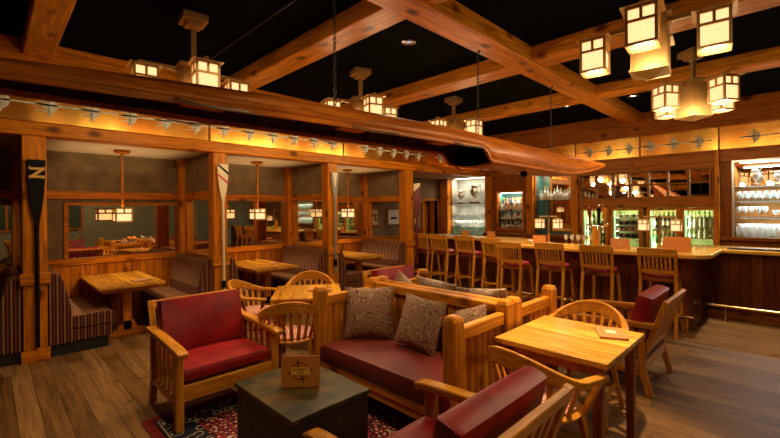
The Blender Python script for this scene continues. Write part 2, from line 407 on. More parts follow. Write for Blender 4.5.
# wainscot, rails and corner boards of the booth wall
trim(box(XL, 6.3, YB - .03, YB, 0, .86), M['wains'], 0)
trim(box(6.45, 8.36, YB - .03, YB, 0, .86), M['wains'], 0)
for (a, b) in ((XL, .25), (.45, 2.22), (2.42, 4.2), (4.42, 6.2), (6.43, 8.36)):
    trim(box(a, b, YB - .05, YB, .86, .955), pine('X'))
    trim(box(a, b, YB - .05, YB, 1.79, 1.90), pine('X'))
trim(box(9.11, XW + .05, YB - .05, YB, 1.79, 1.90), pine('X'))

# ------------------------------------------------------------------ posts and beams
def post(x0, x1, y0, y1, z1, label, base=True, name='timber_post'):
    cx, cy = (x0 + x1) / 2, (y0 + y1) / 2
    t = thing(name, label, 'post', (cx, cy, 0))
    w, d = (x1 - x0) / 2, (y1 - y0) / 2
    box(-w, w, -d, d, .13 if base else 0, z1).build('shaft', pine('Z'), t, bevel=.008)
    if base:
        box(-w - .02, w + .02, -d - .02, d + .02, 0, .13).build('base_block', pine('X'), t, bevel=.006)
        MB().box(-w - .025, w + .025, -d - .025, -d, .83, .955).build('collar', pine('X'), t, bevel=.006)
    return t
post(.25, .45, YF, YF + .2, 2.43, 'square pine post carrying the black oar with the letter N')
post(2.24, 2.43, YF, YF + .2, 2.43, 'square pine post carrying the cream oar with black and red stripes')
post(4.21, 4.42, YF, YF + .2, 2.43, 'square pine post carrying the grey translucent oar')
post(6.20, 6.43, YF, YF + .2, 2.43, 'square pine post beside the burgundy oar, left of the bar stools')
post(-1.75, -1.55, YF, YF + .2, 2.43, 'square pine booth post left of the post with the black oar')
post(9.13, 9.2, 5.52, 5.71, 2.43, 'pine corner post between the trophy niche and the bottle niche', False)
post(9.06, 9.2, 6.86, 7.12, 2.45, 'pine corner post between the doorway and the trophy niche', False)
post(9.10, 9.2, 4.40, 4.56, 2.42, 'narrow pine post between the bottle niche and the teal niche', False)
post(9.10, 9.2, 3.37, 3.52, 2.42, 'narrow pine post between the teal niche and the wine coolers', False)
post(9.08, 9.2, .96, 1.03, 2.60, 'slim pine stile right of the wine coolers', False)
def beam(a, label, axis, mat=None):
    x0, x1, y0, y1, z0, z1 = a; c = ((x0 + x1) / 2, (y0 + y1) / 2, (z0 + z1) / 2)
    o = box(x0 - c[0], x1 - c[0], y0 - c[1], y1 - c[1], z0 - c[2], z1 - c[2]).build('timber_beam', mat or beamw(axis), bevel=.014); o.location = c
    return tag(o, label, 'beam')
beam((XL, 9.2, YF, YF + .2, 2.432, 2.585), 'long pine header beam over the booth posts, under the left copper frieze', 'X', pine('X'))
beam((XL, 9.2, YF - .02, YF + .2, 3.0, ZC), 'pine wall beam above the left copper frieze', 'X', pine('X'))
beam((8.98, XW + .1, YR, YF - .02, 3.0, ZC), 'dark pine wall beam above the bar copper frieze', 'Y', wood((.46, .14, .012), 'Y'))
beam((XL, 8.98, 2.115, 2.40, 3.26, ZC), 'heavy pine girder crossing the whole dark ceiling', 'X')
CB = [(-1.7, -1.43), (.26, .51), (2.34, 2.63), (4.38, 4.72), (6.46, 6.78)]
WH = ['behind the viewer at far left', 'at the top left corner of the ceiling', 'left of the first boat chain', 'at the middle of the ceiling', 'nearest the bar wall']
for (a, b), w in zip(CB[1:], WH[1:]):
    beam((a, b, 2.40, YF - .02, 3.28, ZC), 'pine cross beam %s, on the booth side of the girder' % w, 'Y')
for (a, b), w in zip(CB[2:], WH[2:]):
    beam((a, b, YR, 2.115, 3.28, ZC), 'pine cross beam %s, on the near side of the girder' % w, 'Y')
# thin conduit on the dark ceiling
tag(MB().tube([(1.9, YF - .05, 3.43), (1.9, -1, 3.43)], .008).build('conduit', M['black'], smooth=True), 'thin dark conduit running across the black ceiling at upper left', 'conduit')

# ------------------------------------------------------------------ copper friezes
def emblem(parent, x, z):
    mb = MB()
    def pr(poly): mb.prism(poly, 'Y', -.010, 0)
    pr([(-.19, -.011), (.20, -.008), (.20, .008), (-.19, .011)])
    pr([(-.13, .0), (-.06, .012), (.0, .026), (.0, -.026), (-.06, -.012)])
    nose = [(-.0 + .080 * math.cos(t), .098 * math.sin(t)) for t in [PI * (i / 12 - .5) for i in range(13)]]
    pr([(-.004, -.096)] + nose + [(-.004, .096)])
    for s in (1, -1):
        pr([(.01, s * .075), (-.115, s * .074), (-.045, s * .060), (.01, s * .052)])
        pr([(.01, s * .046), (-.095, s * .040), (-.04, s * .032), (.01, s * .026)])
        pr([(-.004, s * .088), (-.012, s * .122), (.010, s * .126), (.022, s * .088)])
    o = mb.build('emblem', M['verdigris'], parent); o.location = (x, 0, z)
    return o
def frieze(x, y, z, L, rz, label, first, step=.385, h=.405):
    t = thing('copper_panel', label, 'copper panel', (x, y, z), rz, None)
    box(.012, L - .012, 0, .03, 0, h).build('copper_sheet', M['copper'], t)
    box(-.012, .012, -.012, .03, 0, h).build('divider', darkw('Z'), t, bevel=.002)
    u = first
    while u < L - .1: emblem(t, u, h / 2 - .01); u += step
    return t
bx = [-2.55, -.17, 2.2, 4.57, 6.94, 9.0]
lab = ['hammered copper frieze panel with green arrow emblems, far left edge over the booths', 'glowing copper frieze panel above the black oar and first booth',
       'copper frieze panel with arrow emblems above the second booth', 'copper frieze panel with arrow emblems above the third booth', 'copper frieze panel partly behind the boat stern deck']
for i in range(5):
    k = math.ceil((bx[i] + .15 - .47) / .385); frieze(bx[i], 5.795, 2.59, bx[i + 1] - bx[i], 0, lab[i], .47 + k * .385 - bx[i])
by = [5.70, 4.62, 3.43, 2.19, .97, -.26, -1.5]
lab = ['dark copper frieze panel right of the corner post', 'copper frieze panel above the teal niche, behind the boat tip', 'bright copper frieze panel above the left wine coolers',
       'copper frieze panel over the right wine coolers', 'golden copper frieze panel above the lit glass cabinet', 'copper frieze panel at the far right end of the bar']
for i in range(6):
    k = math.ceil((3.15 - by[i] + .15) / .377); frieze(9.165, by[i], 2.60, by[i] - by[i + 1], -PI / 2, lab[i], by[i] - (3.15 - k * .377), .377)

# ------------------------------------------------------------------ booths
PX = [(-1.75, -1.55), (.25, .45), (2.24, 2.43), (4.21, 4.42), (6.20, 6.43)]
wl = ['left of the black oar post', 'behind the black oar post', 'behind the cream oar post', 'behind the grey oar post', 'behind the post beside the burgundy oar']
for i, (a, b) in enumerate(PX):
    c = (a + b) / 2
    t = thing('booth_partition', 'pine booth divider with high window opening, ' + wl[i], 'partition', (c, (YF + YB) / 2 + .1, 0))
    y0, y1 = -.615 + .0, .56
    box(-.05, .05, y0, y1, 0, .87).build('lower_panel', M['wains'], t)
    box(-.07, .07, y0, y1, .87, .955).build('rail', pine('Y'), t, bevel=.005)
    box(-.06, .06, y0, y1, 1.79, 1.90).build('header', pine('Y'), t, bevel=.005)
    box(-.05, .05, y0, y1, 1.90, 2.45).build('upper_panel', M['plaster'], t)
    box(-.14, .06, y1 - .10, y1 + .05, 0, 2.45).build('wall_stud', pine('Z'), t, bevel=.006)
    box(-.05, .05, y1 - .15, y1 - .10, .955, 1.79).build('jamb', pine('Z'), t, bevel=.004)
    if i != 4: box(-.004, .004, y0, y1 - .09, .955, 1.79).build('window_pane', M['clear'], t)
ml = ['leftmost booth, left of the black oar', 'first booth right of the black oar', 'second booth, behind the middle lantern', 'third booth, behind the far lantern']
for i in range(4):
    a = PX[i][1] + .01; b = PX[i + 1][0] - .03
    t = thing('wall_mirror', 'wide mirror on the back wall of the ' + ml[i], 'mirror', (0, YB, 0))
    ztop = 1.70 if i < 2 else 1.79
    aa = a + (.28 if i == 1 else .0)
    if i < 2:
        MB().box(aa, b, -.025, 0, ztop, ztop + .04).box(aa, aa + .05, -.025, 0, .955, ztop).build('frame', pine('X'), t, bevel=.003)
    box(aa, b, -.012, -.002, .955, ztop).build('glass', M['mirror'], t)
# far side of the room that the mirrors show
t = MB(); t.box(-.3, 2.5, YR, YR + .06, .95, 1.02).box(-.3, 2.5, YR, YR + .06, 2.1, 2.17)
for x in (-.3, .4, 1.1, 1.8, 2.45): t.box(x, x + .05, YR, YR + .05, 1.02, 2.1)
struct(t.build('window_1', pine('X')))
struct(box(-.25, 2.45, YR, YR + .02, 1.02, 2.1).build('window_2', plain('night_glass', (.05, .08, .07), .1)))
# framed pictures
for i, (a, b, mt, lb) in enumerate(((6.45, 6.74, (.62, .46, .22), 'cream framed print with dark figures, left of the pictures by the post'),
                          (7.02, 7.46, (.70, .68, .60), 'white framed print with a small dark boat image'),
                          (8.0, 8.24, (.62, .52, .32), 'small framed print half hidden behind the burgundy oar'))):
    t = thing('picture', lb, 'picture', ((a + b) / 2, YB - .02, 1.42)); w = (b - a) / 2
    MB().box(-w, w, -.02, .015, .185, .205).box(-w, w, -.02, .015, -.205, -.185).box(-w, -w + .02, -.02, .015, -.185, .185).box(w - .02, w, -.02, .015, -.185, .185).build('frame', darkw('Z'), t)
    box(-w + .02, w - .02, -.008, .01, -.185, .185).build('mat_board', plain('mat', mt, .8), t)
    if i == 0: MB().box(-.09, .09, -.011, -.008, .04, .07).box(-.09, -.06, -.011, -.008, -.02, .05).box(0, .03, -.011, -.008, -.05, .05).box(-.01, .09, -.011, -.008, -.08, -.03).build('print', M['black'], t)
    elif i == 1: MB().box(-.12, .12, -.011, -.008, -.06, -.03).box(-.09, .1, -.011, -.008, -.03, .0).build('print', M['black'], t)
    else: MB().box(-.1, .02, -.011, -.008, -.06, .09).build('print', M['black'], t)

def bench(x, y, rz, label, L=1.22):
    """local: back at x=0 rising, seat to +x, length along y from 0 (aisle end) to L"""
    t = thing('booth_bench', label, 'bench', (x, y, 0), rz)
    rule = lambda p: 1 if abs(p.normal.y) > .7 else (2 if p.normal.z < .5 and p.normal.x > -.5 and p.center.z < .5 else 0)
    mats = [M['stripe_y'], M['stripe_x'], M['stripe_yd']]
    back = [(.0, .12), (.0, .90), (.03, .925), (.08, .925), (.12, .89), (.16, .75), (.20, .55), (.22, .42), (.22, .12)]
    MB().prism([(p, q) for p, q in back], 'Y', 0, L).build('backrest', mats, t, bevel=.02, rule=rule, seg=3)
    seat = [(.20, .27), (.20, .42), (.55, .435), (.60, .415), (.62, .38), (.61, .27)]
    MB().prism(seat, 'Y', .005, L - .005).build('seat', mats, t, bevel=.018, rule=rule, seg=3)
    box(.05, .605, .01, L - .01, .14, .268).build('skirt', mats, t, rule=rule)
    box(.03, .56, .03, L - .03, 0, .14).build('plinth', M['black'], t)
    return t
Y0 = YF + .03
bl = [('facing right in the leftmost booth', None), ]
for i in range(4):
    a = PX[i][1]; b = PX[i + 1][0]; nm = ['leftmost', 'first', 'second', 'third'][i]; lampn = ['left of the black oar', 'right of the black oar', 'right of the cream oar', 'right of the grey oar'][i]
    if i: bench(a + .002, Y0, 0, 'striped booth bench on the left side of its table, %s' % lampn)
    o = bench(b - .002, Y0 + 1.22, PI, 'striped booth bench on the right side of its table, %s' % lampn)
    cx = (a + b) / 2 + (-.08 if i else 0); x0, x1 = -.36, .36
    t = thing('booth_table', 'pine booth table with pedestal leg, %s' % lampn, 'table', (cx, Y0 + .64, 0))
    box(x0, x1, -.66, .70, .665, .70).build('table_top', M['tabletop'], t, bevel=.006)
    box(x0 + .05, x1 - .05, -.58, .62, .62, .665).build('apron', pine('Y'), t)
    box(-.05, .05, -.33, -.20, .08, .62).build('leg', pine('Z'), t, bevel=.006)
    MB().prism([(-.28, 0), (.28, 0), (.28, .05), (.12, .09), (.07, .2), (-.07, .2), (-.12, .09), (-.28, .05)], 'Y', -.33, -.20).build('foot', pine('X'), t, bevel=.005)
    box(-.05, .05, .35, .48, 0, .62).build('leg', pine('Z'), t, bevel=.006)
    if i:
        mn = MB().box(-.11, .11, -.075, .075, 0, .012).build('menu', M['menu']); mn.location = (cx + [0, .16, .2, .2][i], Y0 + [0, .28, .5, .5][i], .7015); mn.rotation_euler = (0, 0, .1 + .2 * i)
        tag(mn, 'brown menu folder lying on the booth table %s' % lampn, 'menu')

# ------------------------------------------------------------------ oars
def oar(x, y, lab, blade_m, shaft_m, ztop, zb, w, zbot, kind, rz=0):
    t = thing('oar', lab, 'oar', (x, y, 0), rz)
    H = ztop - zb
    if kind == 'tulip': prof = [(-w, ztop), (w, ztop), (w * .98, ztop - .25 * H), (w * .7, ztop - .62 * H), (w * .3, zb + .1 * H), (.018, zb - .02), (-.018, zb - .02), (-w * .3, zb + .1 * H), (-w * .7, ztop - .62 * H), (-w * .98, ztop - .25 * H)]
    else: prof = [(-w * .8, ztop - .02), (w, ztop), (w * 1.0, ztop - .45 * H), (w * .75, ztop - .7 * H), (.02, zb), (-.02, zb), (-w * .7, ztop - .7 * H), (-w * .98, ztop - .45 * H)]
    MB().prism(prof, 'Y', -.012, .004).build('blade', blade_m, t, bevel=.003)
    MB().tube([(0, -.004, zb + .06), (0, -.006, zbot)], .019, 10).build('shaft', shaft_m, t, smooth=True)
    return t
o = oar(.365, YF - .03, 'black oar with a gold letter N hung blade up on a post', M['blackpaint'], M['blackpaint'], 2.17, 1.42, .074, .16, 'tulip')
text('N', .16, M['gold'], o, (0.0, -.016, 2.03), (PI / 2, PI / 2, 0), 'letter', offset=.006, label='gold block letter N')
# serifs of the turned N
MB().box(-.062, -.052, -.017, -.012, 1.965, 2.0).box(.052, .062, -.017, -.012, 2.06, 2.095).box(-.062, -.052, -.017, -.012, 2.065, 2.095).box(.052, .062, -.017, -.012, 1.965, 1.995).build('letter_serif', M['gold'], o)
o = oar(2.36, YF - .03, 'cream oar with diagonal black and red bands hung blade up on a post', M['cream'], M['cream'], 2.27, 1.72, .078, .28, 'tulip')
for z, mt in ((2.19, M['blackpaint']), (2.05, M['redpaint'])):
    MB().prism([(-.075, z + .055), (-.075, z + .085), (.076, z - .035), (.076, z - .075)], 'Y', -.0145, -.012).build('painted_band', mt, o)
MB().tube([(0, -.006, .62), (0, -.006, .52)], .03, 12).build('collar', M['blackpaint'], o, smooth=True)
o = oar(4.33, YF - .03, 'grey translucent oar with pale tip hung blade up on a post', M['greyblade'], M['greyblade'], 2.28, 1.76, .075, .5, 'tulip')
MB().prism([(-.05, 2.26), (.05, 2.26), (.03, 2.16), (.012, 2.02), (-.012, 2.02), (-.03, 2.16)], 'Y', -.0145, -.012).build('tip_badge', M['cream'], o)
MB().tube([(0, -.006, .74), (0, -.006, .62)], .032, 12).build('collar', M['blackpaint'], o, smooth=True)
o = oar(6.505, YF - .03, 'burgundy oar with cream tip hung on the right side of a post', M['burgundy'], M['burgundy'], 2.17, 1.3, .075, .45, 'flat', rz=-.7)
MB().prism([(-.06, 2.15), (.075, 2.17), (.074, 2.10), (-.07, 1.98)], 'Y', -.0145, -.012).build('tip_paint', M['cream'], o)

# ------------------------------------------------------------------ lanterns
def lantern(parent, c, w, h, name='lantern', roof=True, open_=False):
    """square lantern: two small panes over one large pane on each side; frame, panes, bottom pane"""
    x, y, z = c; r = w / 2; b = w * .055
    f = MB()
    for sx in (-1, 1):
        for sy in (-1, 1): f.box(x + sx * r - b, x + sx * r + b, y + sy * r - b, y + sy * r + b, z - h / 2, z + h / 2)
    zz = (z - h / 2, z + h * .14, z + h / 2)
    for q in zz:
        f.box(x - r, x + r, y - r - b, y - r + b, q - b, q + b).box(x - r, x + r, y + r - b, y + r + b, q - b, q + b)
        f.box(x - r - b, x - r + b, y - r, y + r, q - b, q + b).box(x + r - b, x + r + b, y - r, y + r, q - b, q + b)
    f.box(x - b, x + b, y - r - b, y - r + b, zz[1], zz[2]).box(x - b, x + b, y + r - b, y + r + b, zz[1], zz[2])
    f.box(x - r - b, x - r + b, y - b, y + b, zz[1], zz[2]).box(x + r - b, x + r + b, y - b, y + b, zz[1], zz[2])
    fo = f.build(name, M['bronze'], parent)
    i = r - b * .4
    gb = MB().box(x - i, x + i, y - i, y + i, z - h / 2 + b, z + h / 2 - b)
    if open_: gb.f = gb.f[2:]
    gb.build('lamp_glass', [M['pane'], M['pane_b']], fo, rule=lambda p: 1 if p.normal.z < -.5 else 0)
    if roof:
        R = r * 1.45
        MB().add([(x - R, y - R, z + h / 2 + b), (x + R, y - R, z + h / 2 + b), (x + R, y + R, z + h / 2 + b), (x - R, y + R, z + h / 2 + b), (x - r * .5, y - r * .5, z + h / 2 + w * .22), (x + r * .5, y - r * .5, z + h / 2 + w * .22), (x + r * .5, y + r * .5, z + h / 2 + w * .22), (x - r * .5, y + r * .5, z + h / 2 + w * .22)],
                 [(0, 3, 2, 1), (4, 5, 6, 7), (0, 1, 5, 4), (1, 2, 6, 5), (2, 3, 7, 6), (3, 0, 4, 7)]).build('lamp_cap', M['bronze'], fo)
    return fo
def chandelier(x, y, zl, label, rz=0, w=.18, r=.40, power=11):
    t = thing('chandelier', label, 'chandelier', (x, y, 0), rz)
    MB().box(-.11, .11, -.11, .11, ZC - .07, ZC).box(-.07, .07, -.07, .07, ZC - .11, ZC - .07).build('canopy', M['bronze'], t, bevel=.005)
    box(-.022, .022, -.022, .022, zl + .2, ZC - .11).build('rod', M['bronze'], t)
    MB().box(-.12, .12, -.12, .12, zl - .2, zl + .18).build('center_box', M['bronze'], t, bevel=.004)
    box(-.15, .15, -.15, .15, zl + .18, zl + .21).build('box_cap', M['bronze'], t, bevel=.004)
    MB().box(-.13, .13, -.13, .13, zl - .22, zl - .20).add([(-.13, -.13, zl - .22), (.13, -.13, zl - .22), (.13, .13, zl - .22), (-.13, .13, zl - .22), (0, 0, zl - .27)], [(0, 1, 2, 3), (0, 4, 1), (1, 4, 2), (2, 4, 3), (3, 4, 0)]).build('box_base', M['bronze'], t)
    for k in range(4):
        dx, dy = [(1, 0), (0, 1), (-1, 0), (0, -1)][k]
        MB().bar((dx * .1, dy * .1, zl + .17), (dx * (r + .05), dy * (r + .05), zl + .17), .035, .035).build('arm', M['bronze'], t)
        lantern(t, (dx * r, dy * r, zl), w, w * 1.42)
        a = math.cos(rz) * dx * r - math.sin(rz) * dy * r, math.sin(rz) * dx * r + math.cos(rz) * dy * r
        light('POINT', (x + a[0], y + a[1], zl - w * .71 - .05), power, size=.06)
    return t
chandelier(1.385, 4.02, 2.75, 'four-lantern bronze chandelier above the first booths, at upper left', w=.175, rz=-.1)
chandelier(3.50, 4.06, 2.85, 'four-lantern bronze chandelier between the first and second boat chains', w=.175, rz=-.32)
chandelier(5.5, 4.02, 2.88, 'four-lantern bronze chandelier nearest the bar shelves, behind the boat', w=.175)
chandelier(3.75, .82, 2.89, 'large four-lantern bronze chandelier at upper right, nearest the viewer', w=.18, rz=.11, power=8)
chandelier(5.92, .86, 2.88, 'four-lantern bronze chandelier at upper right, in front of the bar frieze', rz=math.radians(-36), w=.178, r=.37)
chandelier(1.5, -2.4, 2.9, 'added bronze chandelier behind the viewer, seen only in the booth mirrors', power=16)  # added to light the far side that the mirrors show
for i, (x, y, zc, lb) in enumerate(((1.31, 6.56, 1.56, 'small lantern pendant over the first booth table'), (3.30, 6.58, 1.545, 'small lantern pendant over the second booth table'), (5.33, 6.62, 1.54, 'small lantern pendant over the third booth table'))):
    t = thing('pendant_lamp', lb, 'pendant lamp', (x, y, 0))
    MB().lathe([(.0, 2.45), (.10, 2.45), (.095, 2.42), (.05, 2.40), (0, 2.395)], 16).build('canopy', pine('X'), t, smooth=True)
    box(-.013, .013, -.013, .013, zc + .12, 2.4).build('rod', pine('Z'), t)
    lantern(t, (0, 0, zc), .19, .18, roof=False, open_=True)
    light('POINT', (x, y, zc), 26, size=.02)

# ------------------------------------------------------------------ recessed ceiling lights, plus added spots
for i, (x, y, p, tgt, lb) in enumerate(((3.29, 3.0, 110, (2.6, 2.5, 0), 'round recessed ceiling light left of the middle cross beam'),
                           (7.55, 1.9, 150, (6.6, 2.3, 1), 'round recessed ceiling light nearest the end of the girder'),
                           (7.3, .4, 300, (6.9, .1, 0), 'round recessed ceiling light above the right end of the bar'),
                           (7.4, 2.93, 160, (7.0, 3.6, 1), 'round recessed ceiling light above the bar taps'),
                           (3.2, 1.3, 520, (2.8, 1.1, .7), None), (1.5, 1.2, 55, (1.5, 1.6, 0), None), (.9, 4.6, 60, (.6, 4.6, 0), None), (5.4, 3.0, 120, (5.6, 3.2, 0), None), (5.6, -.6, 12, (5.2, -.2, 0), None), (3.2, 4.6, 110, (2.6, 4.0, .7), None), (1.4, 3.1, 70, (1.4, 3.3, 0), None))):  # entries without a label are added spots that brighten furniture and floor
    if lb is None: lb = ['added bare spot straight above the right pine table', 'added bare spot above the front armchair, outside the view', 'added bare spot over the left floor boards, outside the view', 'added bare spot over the walkway by the stools', 'added ceiling light over the open right floor, outside the view', 'added bare spot above the left pine table', 'added bare spot above the left red armchair'][i - 4]
    cl = (1, .84, .66) if x > 5 and y < 1 else (1, .70, .38)
    if i < 4 or i == 8:  # added spots stay bare, except one fixture out of view
        t = thing('ceiling_light', lb, 'ceiling light', (x, y, ZC))
        MB().lathe([(.045, -.002), (.075, -.002), (.08, -.012), (.05, -.016), (.045, -.002)], 20).build('trim_ring', M['chrome'], t, smooth=True)
        MB().lathe([(0, -.004), (.045, -.004)], 20).build('lens', M['lens'] if i else M['lens_dim'], t)
    light('SPOT', (x, y, ZC - .03), p, color=cl, size=.05, spot={4: 44, 2: 52}.get(i, 80), blend=.8, target=tgt)
# ------------------------------------------------------------------ rowing boat hung keel up under the girder
BY = 2.36
def bt(x): return (x - 3.0) / 4.62
def bhw(x): return max(.010, .268 * (1 - min(1, abs(bt(x))) ** 1.9))
def bzk(x): return 2.37 - .135 * math.exp(-max(x, 0) / 1.6)
def sst(a, b, x):
    q = min(1, max(0, (x - a) / (b - a))); return q * q * (3 - 2 * q)
def bzd(x): return 2.07 + max(0, (min(1, abs(bt(x))) - .5) / .5) ** 1.6 * (bzk(x) - .03 - 2.07)
def bzg(x):
    c = 1 - sst(3.36, 3.50, x); return bzd(x) * (1 - c) + c * (2.145 + .012 * max(x, 0) + .03 * max(0, -x))
boat = thing('rowing_boat', 'long varnished wooden racing rowing boat hung keel up on chains under the ceiling girder', 'rowing boat', (1.7, BY, 2.2))
O = Vector((1.7, BY, 2.2))
xs = [-1.5 + 9.1 * i / 152 for i in range(153)]
v = []; f = []; K = 17
for x in xs:
    for j in range(K):
        a = PI * j / (K - 1); c, s = math.cos(a), math.sin(a)
        v.append((x - O.x, -bhw(x) * math.copysign(abs(c) ** .7, c), bzg(x) + (bzk(x) - bzg(x)) * abs(s) ** .6 - O.z))
for i in range(len(xs) - 1):
    for j in range(K - 1): f.append((i * K + j, (i + 1) * K + j, (i + 1) * K + j + 1, i * K + j + 1))
f.append(tuple(range(K))); f.append(tuple((len(xs) - 1) * K + j for j in range(K)))
hull = MB().add(v, f).build('hull', [M['hull'], M['hull_in']], boat, smooth=True)
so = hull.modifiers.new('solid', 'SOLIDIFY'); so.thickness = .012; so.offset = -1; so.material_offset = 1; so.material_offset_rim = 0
for s in (-1, 1):
    MB().sweep([(x - O.x, s * (bhw(x) - .008), bzg(x) - O.z) for x in xs], lambda i: [(-.013, -.012), (.013, -.012), (.013, .014), (-.013, .014)]).build('gunwale', M['hull'], boat)
def deck(x0, x1):
    xx = [x0 + (x1 - x0) * i / 20 for i in range(21)]; v = []; f = []
    for x in xx:
        for j in range(7):
            q = j / 3 - 1; v.append((x - O.x, q * (bhw(x) - .005), bzg(x) - .012 - .025 * (1 - q * q) * min(1, bhw(x) / .2) - O.z))
    for i in range(20):
        for j in range(6): f.append((i * 7 + j, i * 7 + j + 1, (i + 1) * 7 + j + 1, (i + 1) * 7 + j))
    d = MB().add(v, f).build('deck', M['hull'], boat, smooth=True); d.modifiers.new('s', 'SOLIDIFY').thickness = .008
deck(3.52, 7.55); deck(-1.45, -.5)
for x in [.6 + .34 * k for k in range(9)]:
    MB().tube([(x - O.x, -(bhw(x) - .02) * math.cos(PI * j / 10), bzg(x) + .02 + (bzk(x) - bzg(x) - .05) * math.sin(PI * j / 10) ** .6 - O.z) for j in range(11)], .012, 6).build('rib', M['hull_in'], boat, smooth=True)
for x in (.9, 2.0, 3.1):
    MB().box(x - .12 - O.x, x + .12 - O.x, -.14, .14, bzg(x) + .05 - O.z, bzg(x) + .07 - O.z).build('rowing_seat', M['hull'], boat, bevel=.004)
    for s in (-1, 1):
        MB().tube([(x - .25 - O.x, s * bhw(x), bzg(x) - O.z), (x - .1 - O.x, s * (bhw(x) + .02), bzg(x) - .02 - O.z), (x + .25 - O.x, s * bhw(x), bzg(x) - O.z)], .008, 6).build('rigger', M['steel'], boat, smooth=True)
for x, h in ((3.50, .075), (4.2, .06)):
    MB().sweep([(x - O.x + .22 * abs(q) ** 2 * (-1 if h > .09 else .4), q * bhw(x) * .9, bzg(x) - .012 - h * (1 - q * q) - O.z) for q in [i / 8 - 1 for i in range(17)]], lambda i: [(-.03, -.005), (.03, -.005), (.03, .005), (-.03, .005)]).build('washboard', plain('pale_trim', (.34, .27, .17), .35) if h > .09 else M['hull'], boat, smooth=True)
MB().lathe([(0, -.05), (.035, -.035), (.045, 0), (.03, .03), (0, .04)], 14, (4.5 - O.x, -.08, bzg(4.5) - .05 - O.z)).build('hatch_knob', M['blackpaint'], boat, smooth=True)
for x, lb in ((1.79, 'rusty chain holding the boat, at the top centre of the view'), (3.66, 'second dark chain holding the boat, at the middle cross beam'), (5.45, 'thin far chain holding the boat near its tip')):
    mb = MB(); z = 3.262; k = 0; t = thing('chain', lb, 'chain', (x, BY, 2.37))
    while z > bzk(x) + .03:
        pts = []
        for a in range(10):
            q = 2 * PI * a / 10; px, pz = .011 * math.cos(q), -.022 + .022 * math.sin(q)
            pts.append((px, 0, z + pz - 2.37) if k % 2 else (0, px, z + pz - 2.37))
        mb.tube(pts, .0038, 5, closed=True); z -= .037; k += 1
    mb.build('links', M['bronze'] if 0 else M['black'], t, smooth=True)
    MB().tube([(0, -.02, .87), (0, -.02, .893)], .012, 8).build('hook', M['black'], t)

# ------------------------------------------------------------------ seating
def rail_path(pts, w, h, n=1):
    return MB().sweep(pts, lambda i: [(-w / 2, -h / 2), (w / 2, -h / 2), (w / 2, h / 2), (-w / 2, h / 2)])
def armchair(label, loc, rz, cs=0):
    """mission armchair; local: back near y=0, front at y=.80, facing +y"""
    t = thing('armchair', label, 'armchair', loc, rz)
    W = .378
    for s in (-1, 1):
        box(s * W - .028, s * W + .028, .70, .76, 0, .565).build('leg', chairw('Z'), t, bevel=.006)
        MB().bar((s * W, .06, 0), (s * W, .13, .25), .05, .05, up=(1, 0, 0)).bar((s * W, .13, .25), (s * W, .12, .56), .05, .055, up=(1, 0, 0)).build('leg', chairw('Z'), t, bevel=.005)
        arm = [(s * W, .02, .60), (s * W, .40, .592), (s * W, .74, .575), (s * W, .80, .568), (s * W, .825, .555)]
        rail_path(arm, .078, .046).build('armrest', chairw('Y'), t, bevel=.010, seg=3)
        MB().box(s * W - .018, s * W + .018, .12, .72, .17, .225).build('side_rail', chairw('Y'), t, bevel=.004)
        for k in range(5):
            y = .20 + k * .105
            MB().bar((s * W, y, .215), (s * W, y, .59), .016, .045, up=(0, 1, 0)).build('slat', chairw('Z'), t, bevel=.003)
    box(-W, W, .705, .745, .20, .315).build('front_rail', chairw('X'), t, bevel=.005)
    box(-W, W, .10, .14, .20, .28).build('back_rail', chairw('X'), t, bevel=.004)
    box(-W + .03, W - .03, .10, .72, .285, .305).build('seat_board', darkw('X'), t)
    for s in (-1, 1): MB().bar((s * (W - .02), .14, .26), (s * (W - .02), -.055, .82), .05, .04, up=(0, 1, 0)).build('back_post', chairw('Z'), t, bevel=.005)
    MB().bar((-W + .04, -.046, .785), (W - .04, -.046, .785), .035, .07, up=(0, -.33, .94)).build('top_rail', chairw('X'), t, bevel=.006)
    MB().bar((-W + .02, .10, .375), (W - .02, .10, .375), .035, .07, up=(0, -.33, .94)).build('lower_back_rail', chairw('X'), t, bevel=.005)
    for k in range(7):
        x = -.27 + k * .09
        MB().bar((x, .09, .40), (x, -.04, .77), .045, .014, up=(0, 1, 0)).build('back_slat', chairw('Z'), t, bevel=.003)
    cushion(.68, .60, .13).build('seat_cushion', M['redleather'], t, smooth=True, loc=(0, .44, .375), rot=(.03, 0, 0))
    cushion(.69, .44, .17).build('back_cushion', M['redleather'], t, smooth=True, loc=(cs, .155, .625), rot=(PI / 2 + .24, 0, 0))
    return t
